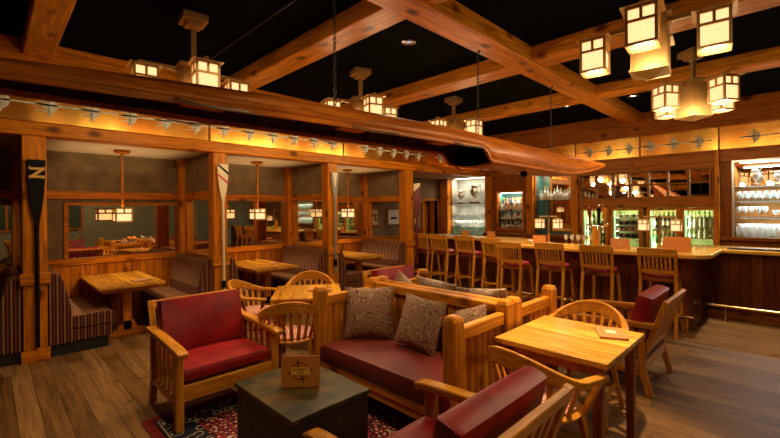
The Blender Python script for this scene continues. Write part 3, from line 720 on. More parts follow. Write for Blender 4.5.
def cushion(w, d, h, puff=.35, n=12, corner=.9):
    """rounded box cushion centred on the origin, crowned in the middle"""
    mb = MB(); v = []; f = []
    def pt(u, w_, side):
        cu, cv = math.copysign(abs(u) ** corner, u), math.copysign(abs(w_) ** corner, w_)
        e = max(abs(u), abs(w_)); k = (1 - e ** 6)
        z = side * (h / 2) * ((1 - puff) + puff * (1 - u * u) * (1 - w_ * w_)) * (1 if e < .999 else .55)
        s = 1 if e < .999 else 1.0
        return (cu * w / 2 * s, cv * d / 2 * s, z)
    idx = {}
    for side in (1, -1):
        for i in range(n + 1):
            for j in range(n + 1):
                u = 2 * i / n - 1; q = 2 * j / n - 1
                # pull next-to-edge rows outward so that the sides read as round
                u = math.sin(u * PI / 2); q = math.sin(q * PI / 2)
                idx[(side, i, j)] = len(v); v.append(pt(u, q, side))
        for i in range(n):
            for j in range(n):
                a = (idx[(side, i, j)], idx[(side, i + 1, j)], idx[(side, i + 1, j + 1)], idx[(side, i, j + 1)])
                f.append(a if side == 1 else a[::-1])
    for i in range(n):
        for (a, b) in (((i, 0), (i + 1, 0)), ((i + 1, n), (i, n)), ((0, i + 1), (0, i)), ((n, i), (n, i + 1))):
            f.append((idx[(1, *a)], idx[(-1, *a)], idx[(-1, *b)], idx[(1, *b)]))
    return mb.add(v, f)
def pillow(label, loc, nrm, roll=0, size=.46, mat=None):
    nz = Vector(nrm).normalized(); ux = Vector((0, 0, 1)).cross(nz).normalized(); uy = nz.cross(ux)
    rot = (Matrix((ux, uy, nz)).transposed() @ Matrix.Rotation(roll, 3, 'Z')).to_euler()
    v = []; f = []; n = 14; mb = MB(); idx = {}
    for side in (1, -1):
        for i in range(n + 1):
            for j in range(n + 1):
                u = 2 * i / n - 1; q = 2 * j / n - 1
                k = (1 - u * u) * (1 - q * q)
                pin = 1 - .07 * (1 - q * q) * abs(u) ** 3; pin2 = 1 - .07 * (1 - u * u) * abs(q) ** 3
                idx[(side, i, j)] = len(v); v.append((u * size / 2 * pin, q * size / 2 * pin2, side * (.008 + .075 * k ** .55)))
        for i in range(n):
            for j in range(n):
                a = (idx[(side, i, j)], idx[(side, i + 1, j)], idx[(side, i + 1, j + 1)], idx[(side, i, j + 1)]); f.append(a if side == 1 else a[::-1])
    for i in range(n):
        for (a, b) in (((i, 0), (i + 1, 0)), ((i + 1, n), (i, n)), ((0, i + 1), (0, i)), ((n, i), (n, i + 1))):
            f.append((idx[(1, *a)], idx[(-1, *a)], idx[(-1, *b)], idx[(1, *b)]))
    o = MB().add(v, f).build('pillow', mat or M['paisley'], smooth=True, loc=loc, rot=rot)
    return tag(o, label, 'pillow', None)
armchair('red leather armchair with slatted pine arms on the rug, left of the chest', (1.345, 3.89, 0.012), PI)
armchair('red leather armchair in the foreground, seen from behind at the bottom edge', (1.415, .755, 0.012), 0, .05)
armchair('red leather armchair at right with its slatted back towards the open floor', (4.33, .82, 0), 0, -.02)
armchair('red leather armchair behind the sofas, in front of the third booth', (3.76, 3.86, 0), PI)

def settle(label, loc, rz):
    """slatted loveseat; local: back at x=0, seat towards -x, length along y"""
    t = thing('sofa', label, 'sofa', loc, rz)
    L, D = .72, .74; p = .052
    def cap(x, y, z0=0, z1=.92):
        h = z1 - .035
        MB().box(x - p, x + p, y - p, y + p, z0, h).add([(x - p, y - p, h), (x + p, y - p, h), (x + p, y + p, h), (x - p, y + p, h), (x - p * .72, y - p * .72, z1), (x + p * .72, y - p * .72, z1), (x + p * .72, y + p * .72, z1), (x - p * .72, y + p * .72, z1)],
            [(4, 5, 6, 7), (0, 1, 5, 4), (1, 2, 6, 5), (2, 3, 7, 6), (3, 0, 4, 7)]).build('post', setw('Z'), t, bevel=.014, seg=3)
    for s in (-1, 1):
        cap(-D + p, s * L); cap(-p, s * L)
        MB().box(-D + 2 * p, -2 * p, s * L - .03, s * L + .03, .745, .835).build('arm_rail', setw('X'), t, bevel=.012)
        MB().box(-D + 2 * p, -2 * p, s * L - .02, s * L + .02, .14, .22).build('side_rail', setw('X'), t, bevel=.004)
        for k in range(6):
            x = -D + 2 * p + .05 + k * .084
            box(x - .031, x + .031, s * L - .012, s * L + .012, .22, .745).build('slat', setw('Z'), t, bevel=.003)
    box(-p - .035, -p + .045, -L + p, L - p, .80, .885).build('back_rail', setw('Y'), t, bevel=.012)
    box(-p - .025, -p + .025, -L + p, L - p, .14, .25).build('lower_back_rail', setw('Y'), t, bevel=.004)
    for k in range(14):
        y = -L + p + .05 + k * .0952
        box(-p - .012, -p + .012, y - .034, y + .034, .25, .80).build('back_slat', setw('Z'), t, bevel=.003)
    box(-D + .02, -D + .06, -L + p, L - p, .17, .285).build('front_rail', setw('Y'), t, bevel=.006)
    box(-D + .015, -D + .02, -L + p + .01, L - p - .01, .222, .232).build('inlay_line', M['redleather'], t)
    box(-D + .06, -.08, -L + .04, L - .04, .26, .285).build('seat_board', darkw('Y'), t)
    cushion(.635, 1.33, .15, puff=.12).build('seat_cushion', M['maroon'], t, smooth=True, loc=(-.415, 0, .362))
    return t
settle('slatted pine loveseat with maroon leather seat facing the dark chest', (2.76, 2.25, .0115), 0)
settle('slatted pine loveseat facing the bar, back to back with the front one', (2.775, 2.25, .0115), PI)
pillow('paisley pillow at the left end of the front loveseat', (2.46, 2.76, .67), (-.80, -.62, .34), .03)
pillow('paisley pillow in the middle of the front loveseat', (2.53, 2.21, .66), (-.95, -.05, .36), -.07, .43)
pillow('paisley pillow in the right corner of the front loveseat, half hidden by its arm', (2.55, 1.76, .655), (-.86, .38, .34), .35, .42)
pillow('light paisley pillow with one corner up, left end of the rear loveseat', (2.98, 2.78, .74), (.9, -.1, .3), .75, .38, M['paisley_l'])
pillow('light paisley pillow left of centre on the rear loveseat', (3.06, 2.40, .745), (.85, 0, .50), .1, .46, M['paisley_l'])
pillow('light paisley pillow right of centre on the rear loveseat', (3.06, 1.88, .735), (.85, .1, .50), -.1, .46, M['paisley_l'])

def chair(label, x, y, ang, seat='stripe_pink'):
    """low round-back captain's chair; faces direction ang (degrees from +x)"""
    t = thing('captain_chair', label, 'chair', (x, y, 0), math.radians(ang) - PI / 2)
    MB().lathe([(0, .425), (.20, .425), (.225, .435), (.23, .45), (.215, .462), (0, .464)], 28).build('seat', chairw('Y'), t, smooth=True)
    MB().lathe([(0, .464), (.19, .464), (.2, .475), (.18, .492), (0, .50)], 28).build('seat_pad', M[seat], t, smooth=True)
    # hoop: front ends -> round the back
    P = []; n = 28
    for i in range(n + 1):
        a = PI * (1.09 * i / n - .045)   # 0 = right, pi/2 = back, pi = left
        r = .285; c, s = math.cos(a), math.sin(a)
        P.append((r * c, -r * .98 * s - .01, .665 + .115 * max(0, s) ** 1.6))
    P = [(.275, .20, .655), (.285, .12, .66)] + P + [(-.285, .12, .66), (-.275, .20, .655)]
    m_ = len(P) - 1
    def prof(i):
        q = math.sin(PI * i / m_) ** 2
        w = .060 - .030 * q; h = .030 + .072 * q
        return [(-w / 2, -h * .6), (w / 2, -h * .6), (w / 2 - .004, h * .4), (-w / 2 + .004, h * .4)]
    MB().sweep(P, prof).build('back_hoop', chairw('X'), t, bevel=.008, seg=3, smooth=False)
    for k in range(11):
        a = PI * (.06 + .88 * k / 10); c, s = math.cos(a), math.sin(a)
        z1 = .665 + .115 * s ** 1.6 - .02
        MB().bar((.205 * c, -.205 * s, .455), (.285 * c, -.279 * s - .01, z1), .012, .034, up=(-s, -c, 0), h1=.03).build('slat', chairw('Z'), t, bevel=.003)
    for s in (-1, 1):
        MB().bar((s * .20, .10, .44), (s * .277, .17, .65), .03, .03, up=(0, 1, 0)).build('arm_post', chairw('Z'), t, bevel=.004)
        MB().bar((s * .15, .15, .43), (s * .215, .225, 0), .042, .042, up=(0, 1, 0), w1=.03, h1=.03).build('leg', chairw('Z'), t, bevel=.005)
        MB().bar((s * .15, -.15, .43), (s * .215, -.25, 0), .042, .042, up=(0, 1, 0), w1=.03, h1=.03).build('leg', chairw('Z'), t, bevel=.005)
        MB().bar((s * .185, .19, .2), (s * .185, -.2, .2), .022, .022).build('stretcher', chairw('Y'), t)
    return t
A = math.degrees(math.atan2(.82, .57))   # left table is turned
chair('captain chair at the left corner of the left pine table, behind the red armchair', 2.15, 4.33, -45)
chair('captain chair on the far side of the left pine table', 2.80, 4.22, A + 180)
chair('captain chair with its back to the viewer, near side of the left pine table', 1.99, 3.29, A)
chair('captain chair at the right side of the left pine table, behind the sofa posts', 2.84, 3.37, 147)
chair('captain chair nearest the viewer, its curved rail below the right pine table', 2.32, 1.08, -12)
chair('captain chair on the far side of the right pine table', 3.34, 1.20, 183)
def table(label, x, y, ang, w, d, mat, legw=.035):
    t = thing('pine_table', label, 'table', (x, y, 0), math.radians(ang))
    box(-w / 2, w / 2, -d / 2, d / 2, .705, .74).build('table_top', mat, t, bevel=.006)
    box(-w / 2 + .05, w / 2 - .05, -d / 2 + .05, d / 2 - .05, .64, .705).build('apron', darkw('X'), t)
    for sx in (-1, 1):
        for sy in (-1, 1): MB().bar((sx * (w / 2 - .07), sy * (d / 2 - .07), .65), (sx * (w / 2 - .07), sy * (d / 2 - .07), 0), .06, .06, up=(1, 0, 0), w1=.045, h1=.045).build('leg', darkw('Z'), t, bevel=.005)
    return t
table('square pine table at left centre with captain chairs around it', 2.42, 3.70, A - 90, .70, .73, M['tabletop'])
table('square pine table at right with a closed menu on it', 2.79, 1.09, 0, .77, .70, M['tabletop_x'])
def menu(label, x, y, z, rz, w=.25, d=.17):
    t = thing('menu', label, 'menu', (x, y, z), rz)
    box(-w / 2, w / 2, -d / 2, d / 2, 0, .016).build('cover', M['menu'], t, bevel=.003)
    box(-.035, .035, -.03, .03, .016, .0175).build('cover_stamp', M['cream'], t)
menu('closed brown menu with a pale square stamp on the right pine table', 3.0, .90, .7405, .45)
menu('closed brown menu on the left pine table', 2.52, 3.62, .7405, -.75, .24, .10)
chair('captain chair beyond the viewer, seen only in the first booth mirror', .6, -1.6, 20)
chair('captain chair at the round of tables seen only in the middle booth mirror', 1.9, -2.3, 200)
table('pine table behind the viewer, seen only in the booth mirrors', 1.2, -2.1, 10, .75, .75, M['tabletop'])
armchair('red leather armchair behind the viewer, seen only in the first booth mirror', (-.2, -1.2, 0), 2.6)
# chests used as coffee tables
def chest(label, x0, x1, y0, y1, z0, h):
    t = thing('chest', label, 'coffee table', ((x0 + x1) / 2, (y0 + y1) / 2, z0)); w, d = (x1 - x0) / 2, (y1 - y0) / 2
    box(-w + .012, w - .012, -d + .012, d - .012, 0, h - .028).build('body', M['patina_side'], t, bevel=.006)
    box(-w, w, -d, d, h - .028, h).build('lid', M['patina'], t, bevel=.005)
    return t
chest('dark patinated metal chest used as a coffee table in front of the loveseat', 1.11, 1.66, 1.855, 2.555, .012, .49)
chest('dark chest between the rear loveseat and the stools, mostly hidden', 3.85, 4.45, 2.05, 2.75, 0, .48)
def cardstand(label, x, y, z, rz, w=.17, h=.135, logo='full', fs=1.0):
    t = thing('card_stand', label, 'table card', (x, y, z), rz)
    MB().prism([(-.028, 0), (-.022, 0), (.0, h), (-.004, h)], 'X', -w / 2, w / 2).build('front_panel', card_m, t)
    MB().prism([(.028, 0), (.022, 0), (-.002, h), (.002, h)], 'X', -w / 2, w / 2).build('back_panel', card_m, t)
    tilt = math.atan2(.026, h)
    def face(bm_, name, m_, off=.0012):
        o = bm_.build(name, m_, t); o.location = (0, -.0285 - off, 0); o.rotation_euler = (-tilt, 0, 0); return o
    if logo == 'full':
        zc = h * .52
        ring = MB().sweep([(.050 * math.cos(2 * PI * i / 28), 0, zc + .050 * math.sin(2 * PI * i / 28)) for i in range(28)], lambda i: [(-.003, -.0005), (.003, -.0005), (.003, .0005), (-.003, .0005)], ups=[(0, 1, 0)] * 28, closed=True)
        face(ring, 'logo_ring', M['redleather'])
        face(MB().box(-.057, .057, -.001, .0, zc - .023, zc + .023), 'logo_plate', goldm, .0016)
        for tri in ([(-.024, zc + .078), (-.004, zc + .025), (-.014, zc + .025)], [(.024, zc - .078), (.004, zc - .025), (.014, zc - .025)], [(.09, zc + .016), (.058, zc + .009), (.058, zc + .003)], [(-.09, zc - .016), (-.058, zc - .009), (-.058, zc - .003)]):
            face(MB().prism(tri, 'Y', -.001, 0), 'logo_needle', M['blackpaint'], .0024)
        for s_, zz, sz in (("RIVER'S", zc + .008, .0225), ('PUB', zc - .012, .018)):
            text(s_, sz, M['burgundy'], t, (0, -.0285 + zz * math.tan(tilt) - .0035, zz), (PI / 2 - tilt, 0, 0), 'logo_text', extrude=.0003, space=1.15)
    elif logo == 'small':
        zc = h * .5
        face(MB().box(-.035, .035, -.001, 0, zc - .01, zc + .01).box(-.02, .02, -.001, 0, zc + .01, zc + .018).box(-.02, .02, -.001, 0, zc - .018, zc - .01), 'logo_plate', M['gold'])
    return t
m, nt, b = newmat('card_orange'); b.inputs['Base Color'].default_value = (.62, .22, .04, 1); b.inputs['Roughness'].default_value = .35; card_m = m
goldm = plain('logo_gold', (.85, .50, .05), .5)
cardstand('orange tent card with round compass logo standing on the dark chest', 1.385, 2.205, .503, -PI / 4 + .06, w=.235, h=.185)
cardstand('tent card seen from behind on the rear chest, past the loveseat', 3.95, 2.66, .481, PI * .75, w=.16, h=.15, logo='none')
rug = box(-.95, .95, -1.15, 1.15, 0, .01).build('rug', M['rug']); rug.location = (1.76, 2.36, .001)
tag(rug, 'dark red oriental rug with patterned border under the chest and armchairs', 'rug')

# ------------------------------------------------------------------ bar
def poly_prism(p, z0, z1): return MB().prism(p, 'Z', z0, z1)
top = [(6.25, .90), (6.42, .76), (7.35, .76), (7.35, -3), (8.1, -3), (8.1, 1.55), (7.0, 1.55), (7.0, 3.05), (7.85, 4.0), (7.85, 6.95), (7.15, 6.95), (7.15, 4.40), (6.25, 3.45)]
bas = [(6.47, .96), (7.47, .96), (7.47, -3), (7.95, -3), (7.95, 1.4), (6.9, 1.4), (6.9, 3.12), (7.72, 4.05), (7.72, 6.9), (7.36, 6.9), (7.36, 4.32), (6.47, 3.36)]
bar = thing('bar_counter', 'long angled pine bar counter with dark plank front', 'bar counter', (0, 0, 0))
poly_prism(top, .945, 1.0).build('counter_top', M['bartop'], bar, bevel=.012, seg=3)
poly_prism(bas, .0, .945).build('counter_base', M['wains_dark'], bar)
MB().box(6.44, 6.47, .99, 3.35, 0, .12).box(7.44, 7.47, -3, .93, 0, .12).build('kick_board', darkw('Y'), bar)
box(7.37, 7.43, -3, .70, 1.0, 1.03).build('drip_rail', M['steel'], bar)
def footrail(label, pts, posts):
    t = thing('foot_rail', label, 'foot rail')
    MB().tube(pts, .02, 10).build('rail', M['brass'], t, smooth=True)
    for (x, y) in posts: MB().lathe([(.035, 0), (.035, .01), (.013, .02), (.013, .19)], 12, (x, y, 0)).build('rail_post', M['brass'], t, smooth=True)
footrail('brass foot rail along the stools at the main bar front', [(6.30, .93, .2), (6.30, 3.35, .2)], [(6.30, 1.0), (6.30, 2.1), (6.30, 3.2)])
footrail('brass foot rail at the right bar section by the open floor', [(7.30, .93, .21), (7.30, -2.8, .21)], [(7.30, .72), (7.30, -.8), (7.30, -2.4)])
footrail('brass foot rail along the far left bar section', [(7.2, 4.5, .2), (7.2, 6.9, .2)], [(7.2, 4.6), (7.2, 5.8), (7.2, 6.8)])
def stool():
    t = thing('bar_stool', '', 'bar stool')
    W = .19
    MB().lathe([(0, .715), (.175, .715), (.195, .735), (.19, .76), (.14, .775), (0, .78)], 28).build('seat', plain('stool_red', (.34, .03, .045), .35), t, smooth=True)
    box(-.17, .17, -.16, .16, .66, .715).build('apron', darkw('X'), t, bevel=.004)
    for s in (-1, 1):
        MB().bar((s * .20, -.29, 0), (s * W, -.20, .72), .036, .036, up=(1, 0, 0)).bar((s * W, -.20, .70), (s * (W + .01), -.27, 1.07), .036, .034, up=(1, 0, 0)).build('leg', chairw('Z'), t, bevel=.004)
        MB().bar((s * .19, .22, 0), (s * .155, .15, .68), .036, .036, up=(1, 0, 0)).build('leg', chairw('Z'), t, bevel=.004)
        MB().bar((s * .185, .20, .24), (s * .19, -.26, .24), .022, .03).build('stretcher', chairw('Y'), t)
    MB().bar((-.175, .20, .20), (.175, .20, .20), .022, .035).build('foot_bar', M['brass'], t, bevel=.002)
    MB().bar((-.185, -.26, .30), (.185, -.26, .30), .022, .03).build('rear_stretcher', chairw('X'), t, bevel=.002)
    MB().bar((-W - .02, -.272, 1.04), (W + .02, -.272, 1.04), .03, .10).build('top_rail', chairw('X'), t, bevel=.006)
    MB().bar((-W, -.212, .79), (W, -.212, .79), .024, .045).build('lower_rail', chairw('X'), t, bevel=.003)
    for k in range(7):
        x = -.135 + k * .045
        MB().bar((x, -.214, .80), (x, -.266, 1.0), .025, .012, up=(0, 1, 0)).build('slat', chairw('Z'), t, bevel=.002)
    return t
SL = [(6.80, 5.70, 0, 'bar stool farthest away, hidden by the timber post except for its seat'), (6.74, 5.15, 0, 'bar stool just right of the post with the burgundy oar'), (6.74, 4.52, .0, 'bar stool under the trophy niche, second from that oar post'), (6.48, 3.74, -.10, 'bar stool at the counter corner, half hidden behind the one nearer the viewer'),
      (5.93, 3.14, -.04, 'bar stool overlapping the one at the counter corner'), (6.15, 2.60, .0, 'third bar stool from the right end of the counter'), (6.16, 1.95, 0, 'second bar stool from the right end of the counter'), (6.17, 1.24, .0, 'bar stool nearest the right end of the counter, behind the right armchair')]
s0 = stool()
for i, (x, y, a, lb) in enumerate(SL):
    o = s0 if i == 0 else dup(s0)
    o.location = (x, y, 0); o.rotation_euler = (0, 0, -PI / 2 + a); o['label'] = lb; o['group'] = 'wooden bar stools along the counter'
# tent cards on the bar
CS = [(7.30, 5.05, -PI / 2, .17, .14, 'orange tent card on the far bar section, left of the trophy niche', 'small'), (7.30, 4.42, -PI / 2, .17, .14, 'orange tent card on the bar below the bottle niche', 'small'), (6.55, 3.05, -PI / 2, .22, .15, 'orange tent card on the bar by the twin-lantern lamp', 'small'),
      (6.55, 1.83, -PI / 2, .25, .15, 'orange tent card on the bar in front of the wine coolers', 'small'), (6.62, 1.16, -PI / 2 - .05, .32, .20, 'large blank copper tent card at the right end of the bar', 'none')]
for x, y, a, w, h, lb, lg in CS: cardstand(lb, x, y, 1.001, a, w=w, h=h, logo=lg)
# ------------------------------------------------------------------ back bar cabinets
def cabinet(name, label, cat, key, depth, back_m, side_m, shelves, shelf_m, frame=.04):
    y0, y1, z0, z1 = OPEN[key]
    t = thing(name, label, cat, (XW, (y0 + y1) / 2, z0)); w = (y1 - y0) / 2; h = z1 - z0; D = depth
    box(D, D + .02, -w, w, 0, h).build('back_panel', back_m, t)
    box(.085, D, -w - .02, -w, 0, h).build('side_panel', side_m, t); box(.085, D, w, w + .02, 0, h).build('side_panel', side_m, t)
    box(.085, D, -w, w, h, h + .02).build('top_panel', side_m, t); box(.0, D, -w, w, -.02, 0).build('bottom_panel', side_m, t)
    for z in shelves: box(.03, D, -w, w, z - z0 - .008, z - z0).build('shelf', shelf_m, t)
    if frame:
        MB().box(-.03, .02, -w - frame, -w, -frame, h + frame).box(-.03, .02, w, w + frame, -frame, h + frame).box(-.03, .02, -w, w, h, h + frame).box(-.03, .02, -w, w, -frame, 0).build('face_frame', pine('Z'), t, bevel=.005)
    return t
cabinet('trophy_niche', 'lit stone-backed niche with glass shelves and silver trophies', 'display niche', 'trophy', .42, M['stone'], M['stone'], (1.75, 1.38, 1.12), M['shelfglass'], 0)
cabinet('bottle_niche', 'square niche crowded with liquor bottles in the bar wall', 'display niche', 'bottles', .42, M['teal'], M['teal'], (1.33, 1.55), M['shelfglass'], .05)
cabinet('bottle_niche', 'teal-sided niche with one high shelf of bottles, behind the twin-lantern lamp', 'display niche', 'lamp', .45, M['mirror'], M['teal'], (1.79,), M['shelfglass'], 0)
gc = cabinet('glass_cabinet', 'brightly lit cabinet of glassware at the right end of the bar wall', 'glass cabinet', 'glasses', .36, wood((.42, .17, .04), 'Y'), pine('Z'), (1.955, 1.69, 1.42), M['shelfglass'], 0)
MB().box(-.04, .0, -1.0, 1.0, 1.29, 1.33).box(-.04, 0, .97, 1.0, 0, 1.29).build('metal_edge', M['steel'], gc)
o = box(-.004, .004, -.99, .99, -.19, .19).build('mirror_back', M['mirror'], gc); o.location = (.32, 0, 1.08); o.rotation_euler = (0, .085, -.03)
for z in (1.955, 1.69, 1.42): box(.015, .03, -1, 1, z - 1.08 - .014, z - 1.08 + .004).build('shelf_edge', M['steel'], gc)
# paned mirror cabinet above the coolers
y0, y1, z0, z1 = OPEN['grid']
t = thing('paned_mirror', 'row of small square mirror panes in a pine grid above the wine coolers', 'paned mirror', (XW, 0, 0))
ycuts = [y1 - .02 - (y1 - y0 - .04) * i / 7 for i in range(8)]; zc = (z0 + .02, (z0 + z1) / 2 + .0, z1 - .02)
f = MB().box(-.03, .03, y0, y1, z0 - .0, z0 + .02).box(-.03, .03, y0, y1, z1 - .02, z1)
f.box(-.025, .03, y0, y1, zc[1] - .011, zc[1] + .011)
for y in ycuts: f.box(-.028, .03, y - .013, y + .013, z0, z1)
f.build('grid_frame', wood((.38, .14, .03), 'Z', knots=False), t)
for i in range(7):
    for j in range(2):
        o = box(-.002, .002, -(ycuts[0] - ycuts[1]) / 2, (ycuts[0] - ycuts[1]) / 2, -(zc[1] - zc[0]) / 2, (zc[1] - zc[0]) / 2).build('pane', M['mirror'], t)
        o.location = (.045, (ycuts[i] + ycuts[i + 1]) / 2, (zc[j] + zc[j + 1]) / 2); o.rotation_euler = (0, .05 + random.uniform(-.008, .008), random.uniform(-.01, .01))
# wine coolers
DO = [(2.84, 3.29), (2.23, 2.70), (1.61, 2.04), (1.06, 1.49)]
DL = ['leftmost glass-door cooler with standing bottles, behind the beer taps', 'glass-door wine cooler with bottles lying on racks', 'glass-door cooler with dark bottles over glasses', 'rightmost glass-door cooler of bottles, next to the lit glass cabinet']
M['coolin'] = plain('cooler_lining', (.55, .58, .30), .7)
SH = [[1.02, 1.28], [.98, 1.12, 1.25, 1.40], [1.20], [1.02, 1.22, 1.42]]
for (a, b), lb, sh in zip(DO, DL, SH):
    t = thing('wine_cooler', lb, 'wine cooler', (XW, (a + b) / 2, .72)); w = (b - a) / 2; H = 1.585 - .72
    MB().box(.08, .50, -w - .05, -w - .03, 0, H).box(.08, .50, w + .03, w + .05, 0, H).box(.08, .52, -w - .05, w + .05, -.02, 0).box(.08, .52, -w - .05, w + .05, H, H + .015).box(.50, .52, -w - .05, w + .05, 0, H).build('cabinet', M['coolin'], t)
    for z in sh: box(.10, .50, -w - .03, w + .03, z - .72 - .008, z - .72).build('shelf', M['steel'], t)
    MB().box(-.02, .03, -w - .065, -w, 0, H).box(-.02, .03, w, w + .065, 0, H).box(-.02, .03, -w, w, H - .04, H).box(-.02, .03, -w, w, 0, .04).build('door_frame', pine('Z'), t, bevel=.005)
    box(.0, .006, -w, w, .04, H - .04).build('door_glass', M['clear'], t)
    box(.05, .062, w - .032, w - .012, .05, H - .05).build('light_strip', M['strip'], t)
    MB().tube([(-.045, -w - .035, .52), (-.045, -w - .035, .72)], .008, 8).build('handle', M['steel'], t, smooth=True)
    light('AREA', (XW + .28, (a + b) / 2, 1.57), 1.6, color=(.95, 1, .50), size=.3, target=(XW + .28, (a + b) / 2, 0), sx=.3, sy=.3)
    light('AREA', (XW + .075, b - .045, 1.15), 4.2, color=(.92, 1, .52), target=(XW + .42, a + .12, 1.15), sx=.02, sy=.8)

# ------------------------------------------------------------------ bottles, glasses, trophies
def bottle_mesh(kind):
    P = {'liquor': [(0, 0), (.036, 0), (.038, .01), (.038, .17), (.030, .20), (.014, .225), (.012, .29), (.015, .292), (.015, .305), (0, .305)],
         'wine': [(0, 0), (.035, 0), (.037, .01), (.037, .19), (.028, .215), (.013, .245), (.012, .31), (0, .31)],
         'squat': [(0, 0), (.05, 0), (.052, .02), (.045, .12), (.03, .15), (.014, .17), (.013, .23), (.017, .232), (.017, .25), (0, .25)]}[kind]
    return MB().lathe(P, 10)
BM = [plain('bottle_amber', (.34, .12, .02), .12), plain('bottle_green', (.03, .10, .03), .12), plain('bottle_clear', (.62, .62, .55), .12), plain('bottle_dark', (.02, .015, .012), .12),
      plain('bottle_white_label', (.66, .60, .48), .5), plain('bottle_yellow', (.62, .45, .05), .15), plain('bottle_red', (.45, .03, .02), .2), plain('bottle_blue', (.03, .04, .16), .15)]
LB = plain('bottle_label', (.72, .65, .50), .6); CAPM = plain('bottle_cap', (.5, .08, .04), .4)
protos = {}
def bottle(kind, mi, loc, label, group, rot=(0, 0, 0), s=1.0):
    k = (kind, mi)
    if k not in protos:
        o = bottle_mesh(kind).build('bottle', BM[mi], smooth=True)
        r = {'liquor': .0388, 'wine': .0378, 'squat': .0525}[kind]
        MB().lathe([(r, .05), (r + .0006, .052), (r + .0006, .13), (r, .132)] if kind != 'squat' else [(.0515, .035), (.050, .09)], 10).build('bottle_label', LB, o, smooth=True)
        z = {'liquor': .285, 'wine': .27, 'squat': .228}[kind]
        MB().lathe([(.0155, z), (.0165, z + .005), (.0165, z + .03), (0, z + .035)] if kind != 'squat' else [(.0175, z), (.0175, z + .027), (0, z + .028)], 10).build('bottle_cap', CAPM if mi % 2 else M['gold'], o, smooth=True)
        protos[k] = o
    else: o = dup(protos[k])
    o.location = loc; o.rotation_euler = rot; o.scale = (s, s, s)
    o['label'] = label; o['category'] = 'bottle'; o['group'] = group; return o
CN = {0: 'amber', 1: 'green', 2: 'clear', 3: 'dark', 4: 'white', 5: 'yellow', 6: 'red', 7: 'dark blue'}
KN = {'liquor': 'liquor bottle', 'wine': 'wine bottle', 'squat': 'squat liquor bottle'}
def brow(xr, y0, y1, n, z, choose, where, kinds=('liquor',), s=(.9, 1.05)):
    for i in range(n):
        mi = random.choice(choose); k = random.choice(kinds)
        y = y0 + (y1 - y0) * (i + .5) / n + random.uniform(-.004, .004)
        lb = '%s %s %s' % (CN[mi], KN[k], where)
        bottle(k, mi, (XW + random.uniform(*xr), y, z + .001), lb, lb, s=random.uniform(*s), rot=(0, 0, random.uniform(0, 6)))
# bottle niche
for zz, nm_, sc in ((1.12, 'at the base', .62), (1.33, 'on the lower shelf', .62), (1.55, 'on the upper shelf', .95)):
    brow((.07, .09), 4.73, 5.33, 9, zz, (0, 2, 4, 7, 0, 2), nm_ + ' of the square niche, front row', ('liquor', 'squat'), (sc, sc * 1.1))
    brow((.19, .21), 4.73, 5.33, 8, zz, (0, 3, 4, 2, 6), nm_ + ' of the square niche, back row', ('liquor',), (sc * 1.0, sc * 1.1))
# teal niche
brow((.10, .14), 3.62, 4.32, 9, 1.79, (2, 4, 0, 4, 2), 'on the high shelf of the teal niche', ('liquor', 'squat'), (.95, 1.1))
# coolers
brow((.12, .16), 2.87, 3.27, 4, 1.02, (5, 3, 5, 3), 'on the lower shelf of the leftmost cooler', ('wine',), (.72, .78)); brow((.12, .16), 2.87, 3.27, 4, 1.28, (1, 3, 5), 'on the upper shelf of the leftmost cooler', ('wine',), (.85, .88))
brow((.12, .15), 2.87, 3.27, 4, .72, (5, 3, 1), 'at the bottom of the leftmost cooler', ('wine',), (.88, .9))
for z in (.98, 1.12, 1.25, 1.40):
    for k in range(4):
        lb = 'dark wine bottle lying on the rack of the second cooler'
        bottle('wine', 3, (XW + .42, 2.28 + k * .115, z + .04), lb, lb, rot=(0, -PI / 2, 0), s=1.0)
brow((.12, .2), 1.65, 2.02, 5, 1.20, (1, 3, 3, 1), 'on the upper shelf of the third cooler', ('wine',), (1.0, 1.05)); brow((.12, .2), 1.65, 2.02, 5, .73, (1, 3, 1), 'at the bottom of the third cooler', ('wine',), (1.3, 1.35))
brow((.12, .16), 1.09, 1.46, 5, 1.02, (3, 1, 2), 'on the lower shelf of the rightmost cooler', ('wine',), (.58, .6)); brow((.12, .16), 1.09, 1.46, 5, 1.22, (2, 4, 3), 'on the middle shelf of the rightmost cooler', ('wine',), (.6, .61)); brow((.12, .16), 1.09, 1.46, 5, 1.42, (1, 1, 5), 'on the top shelf of the rightmost cooler', ('wine',), (.4, .42))
GP = {'wine_glass': [(.030, 0), (.032, .003), (.004, .008), (.0035, .07), (.02, .085), (.036, .115), (.038, .145), (.032, .185), (.0305, .185), (.036, .145), (.034, .117), (.018, .089), (0, .083)],
      'pint_glass': [(0, .0), (.028, 0), (.031, .004), (.040, .14), (.0385, .14), (.030, .008), (0, .008)],
      'goblet': [(.030, 0), (.032, .004), (.005, .01), (.005, .035), (.03, .05), (.042, .085), (.042, .11), (.040, .11), (.040, .085), (.028, .054), (0, .042)]}
gpro = {}
def glassware(kind, loc, label, group, up=True, s=1.0):
    if kind not in gpro: o = gpro[kind] = MB().lathe(GP[kind], 12).build(kind, M['gclear'], smooth=True)
    else: o = dup(gpro[kind])
    o.location = loc; o.scale = (s, s, s)
    if not up: o.rotation_euler = (PI, 0, 0)
    o['label'] = label; o['category'] = 'glass'; o['group'] = group; return o
def grow(kind, x, y0, y1, n, z, label, s=1.0):
    for i in range(n): glassware(kind, (x + random.uniform(-.006, .006), y0 + (y1 - y0) * (i + .5) / n, z + .001), label, label, s=s)
grow('wine_glass', XW + .09, -.55, .76, 15, 1.69, 'clear stemmed glass in front on the third cabinet shelf up', .92)
grow('goblet', XW + .22, -.55, .74, 14, 1.69, 'clear goblet behind the stemmed glasses in the lit cabinet', 1.1)
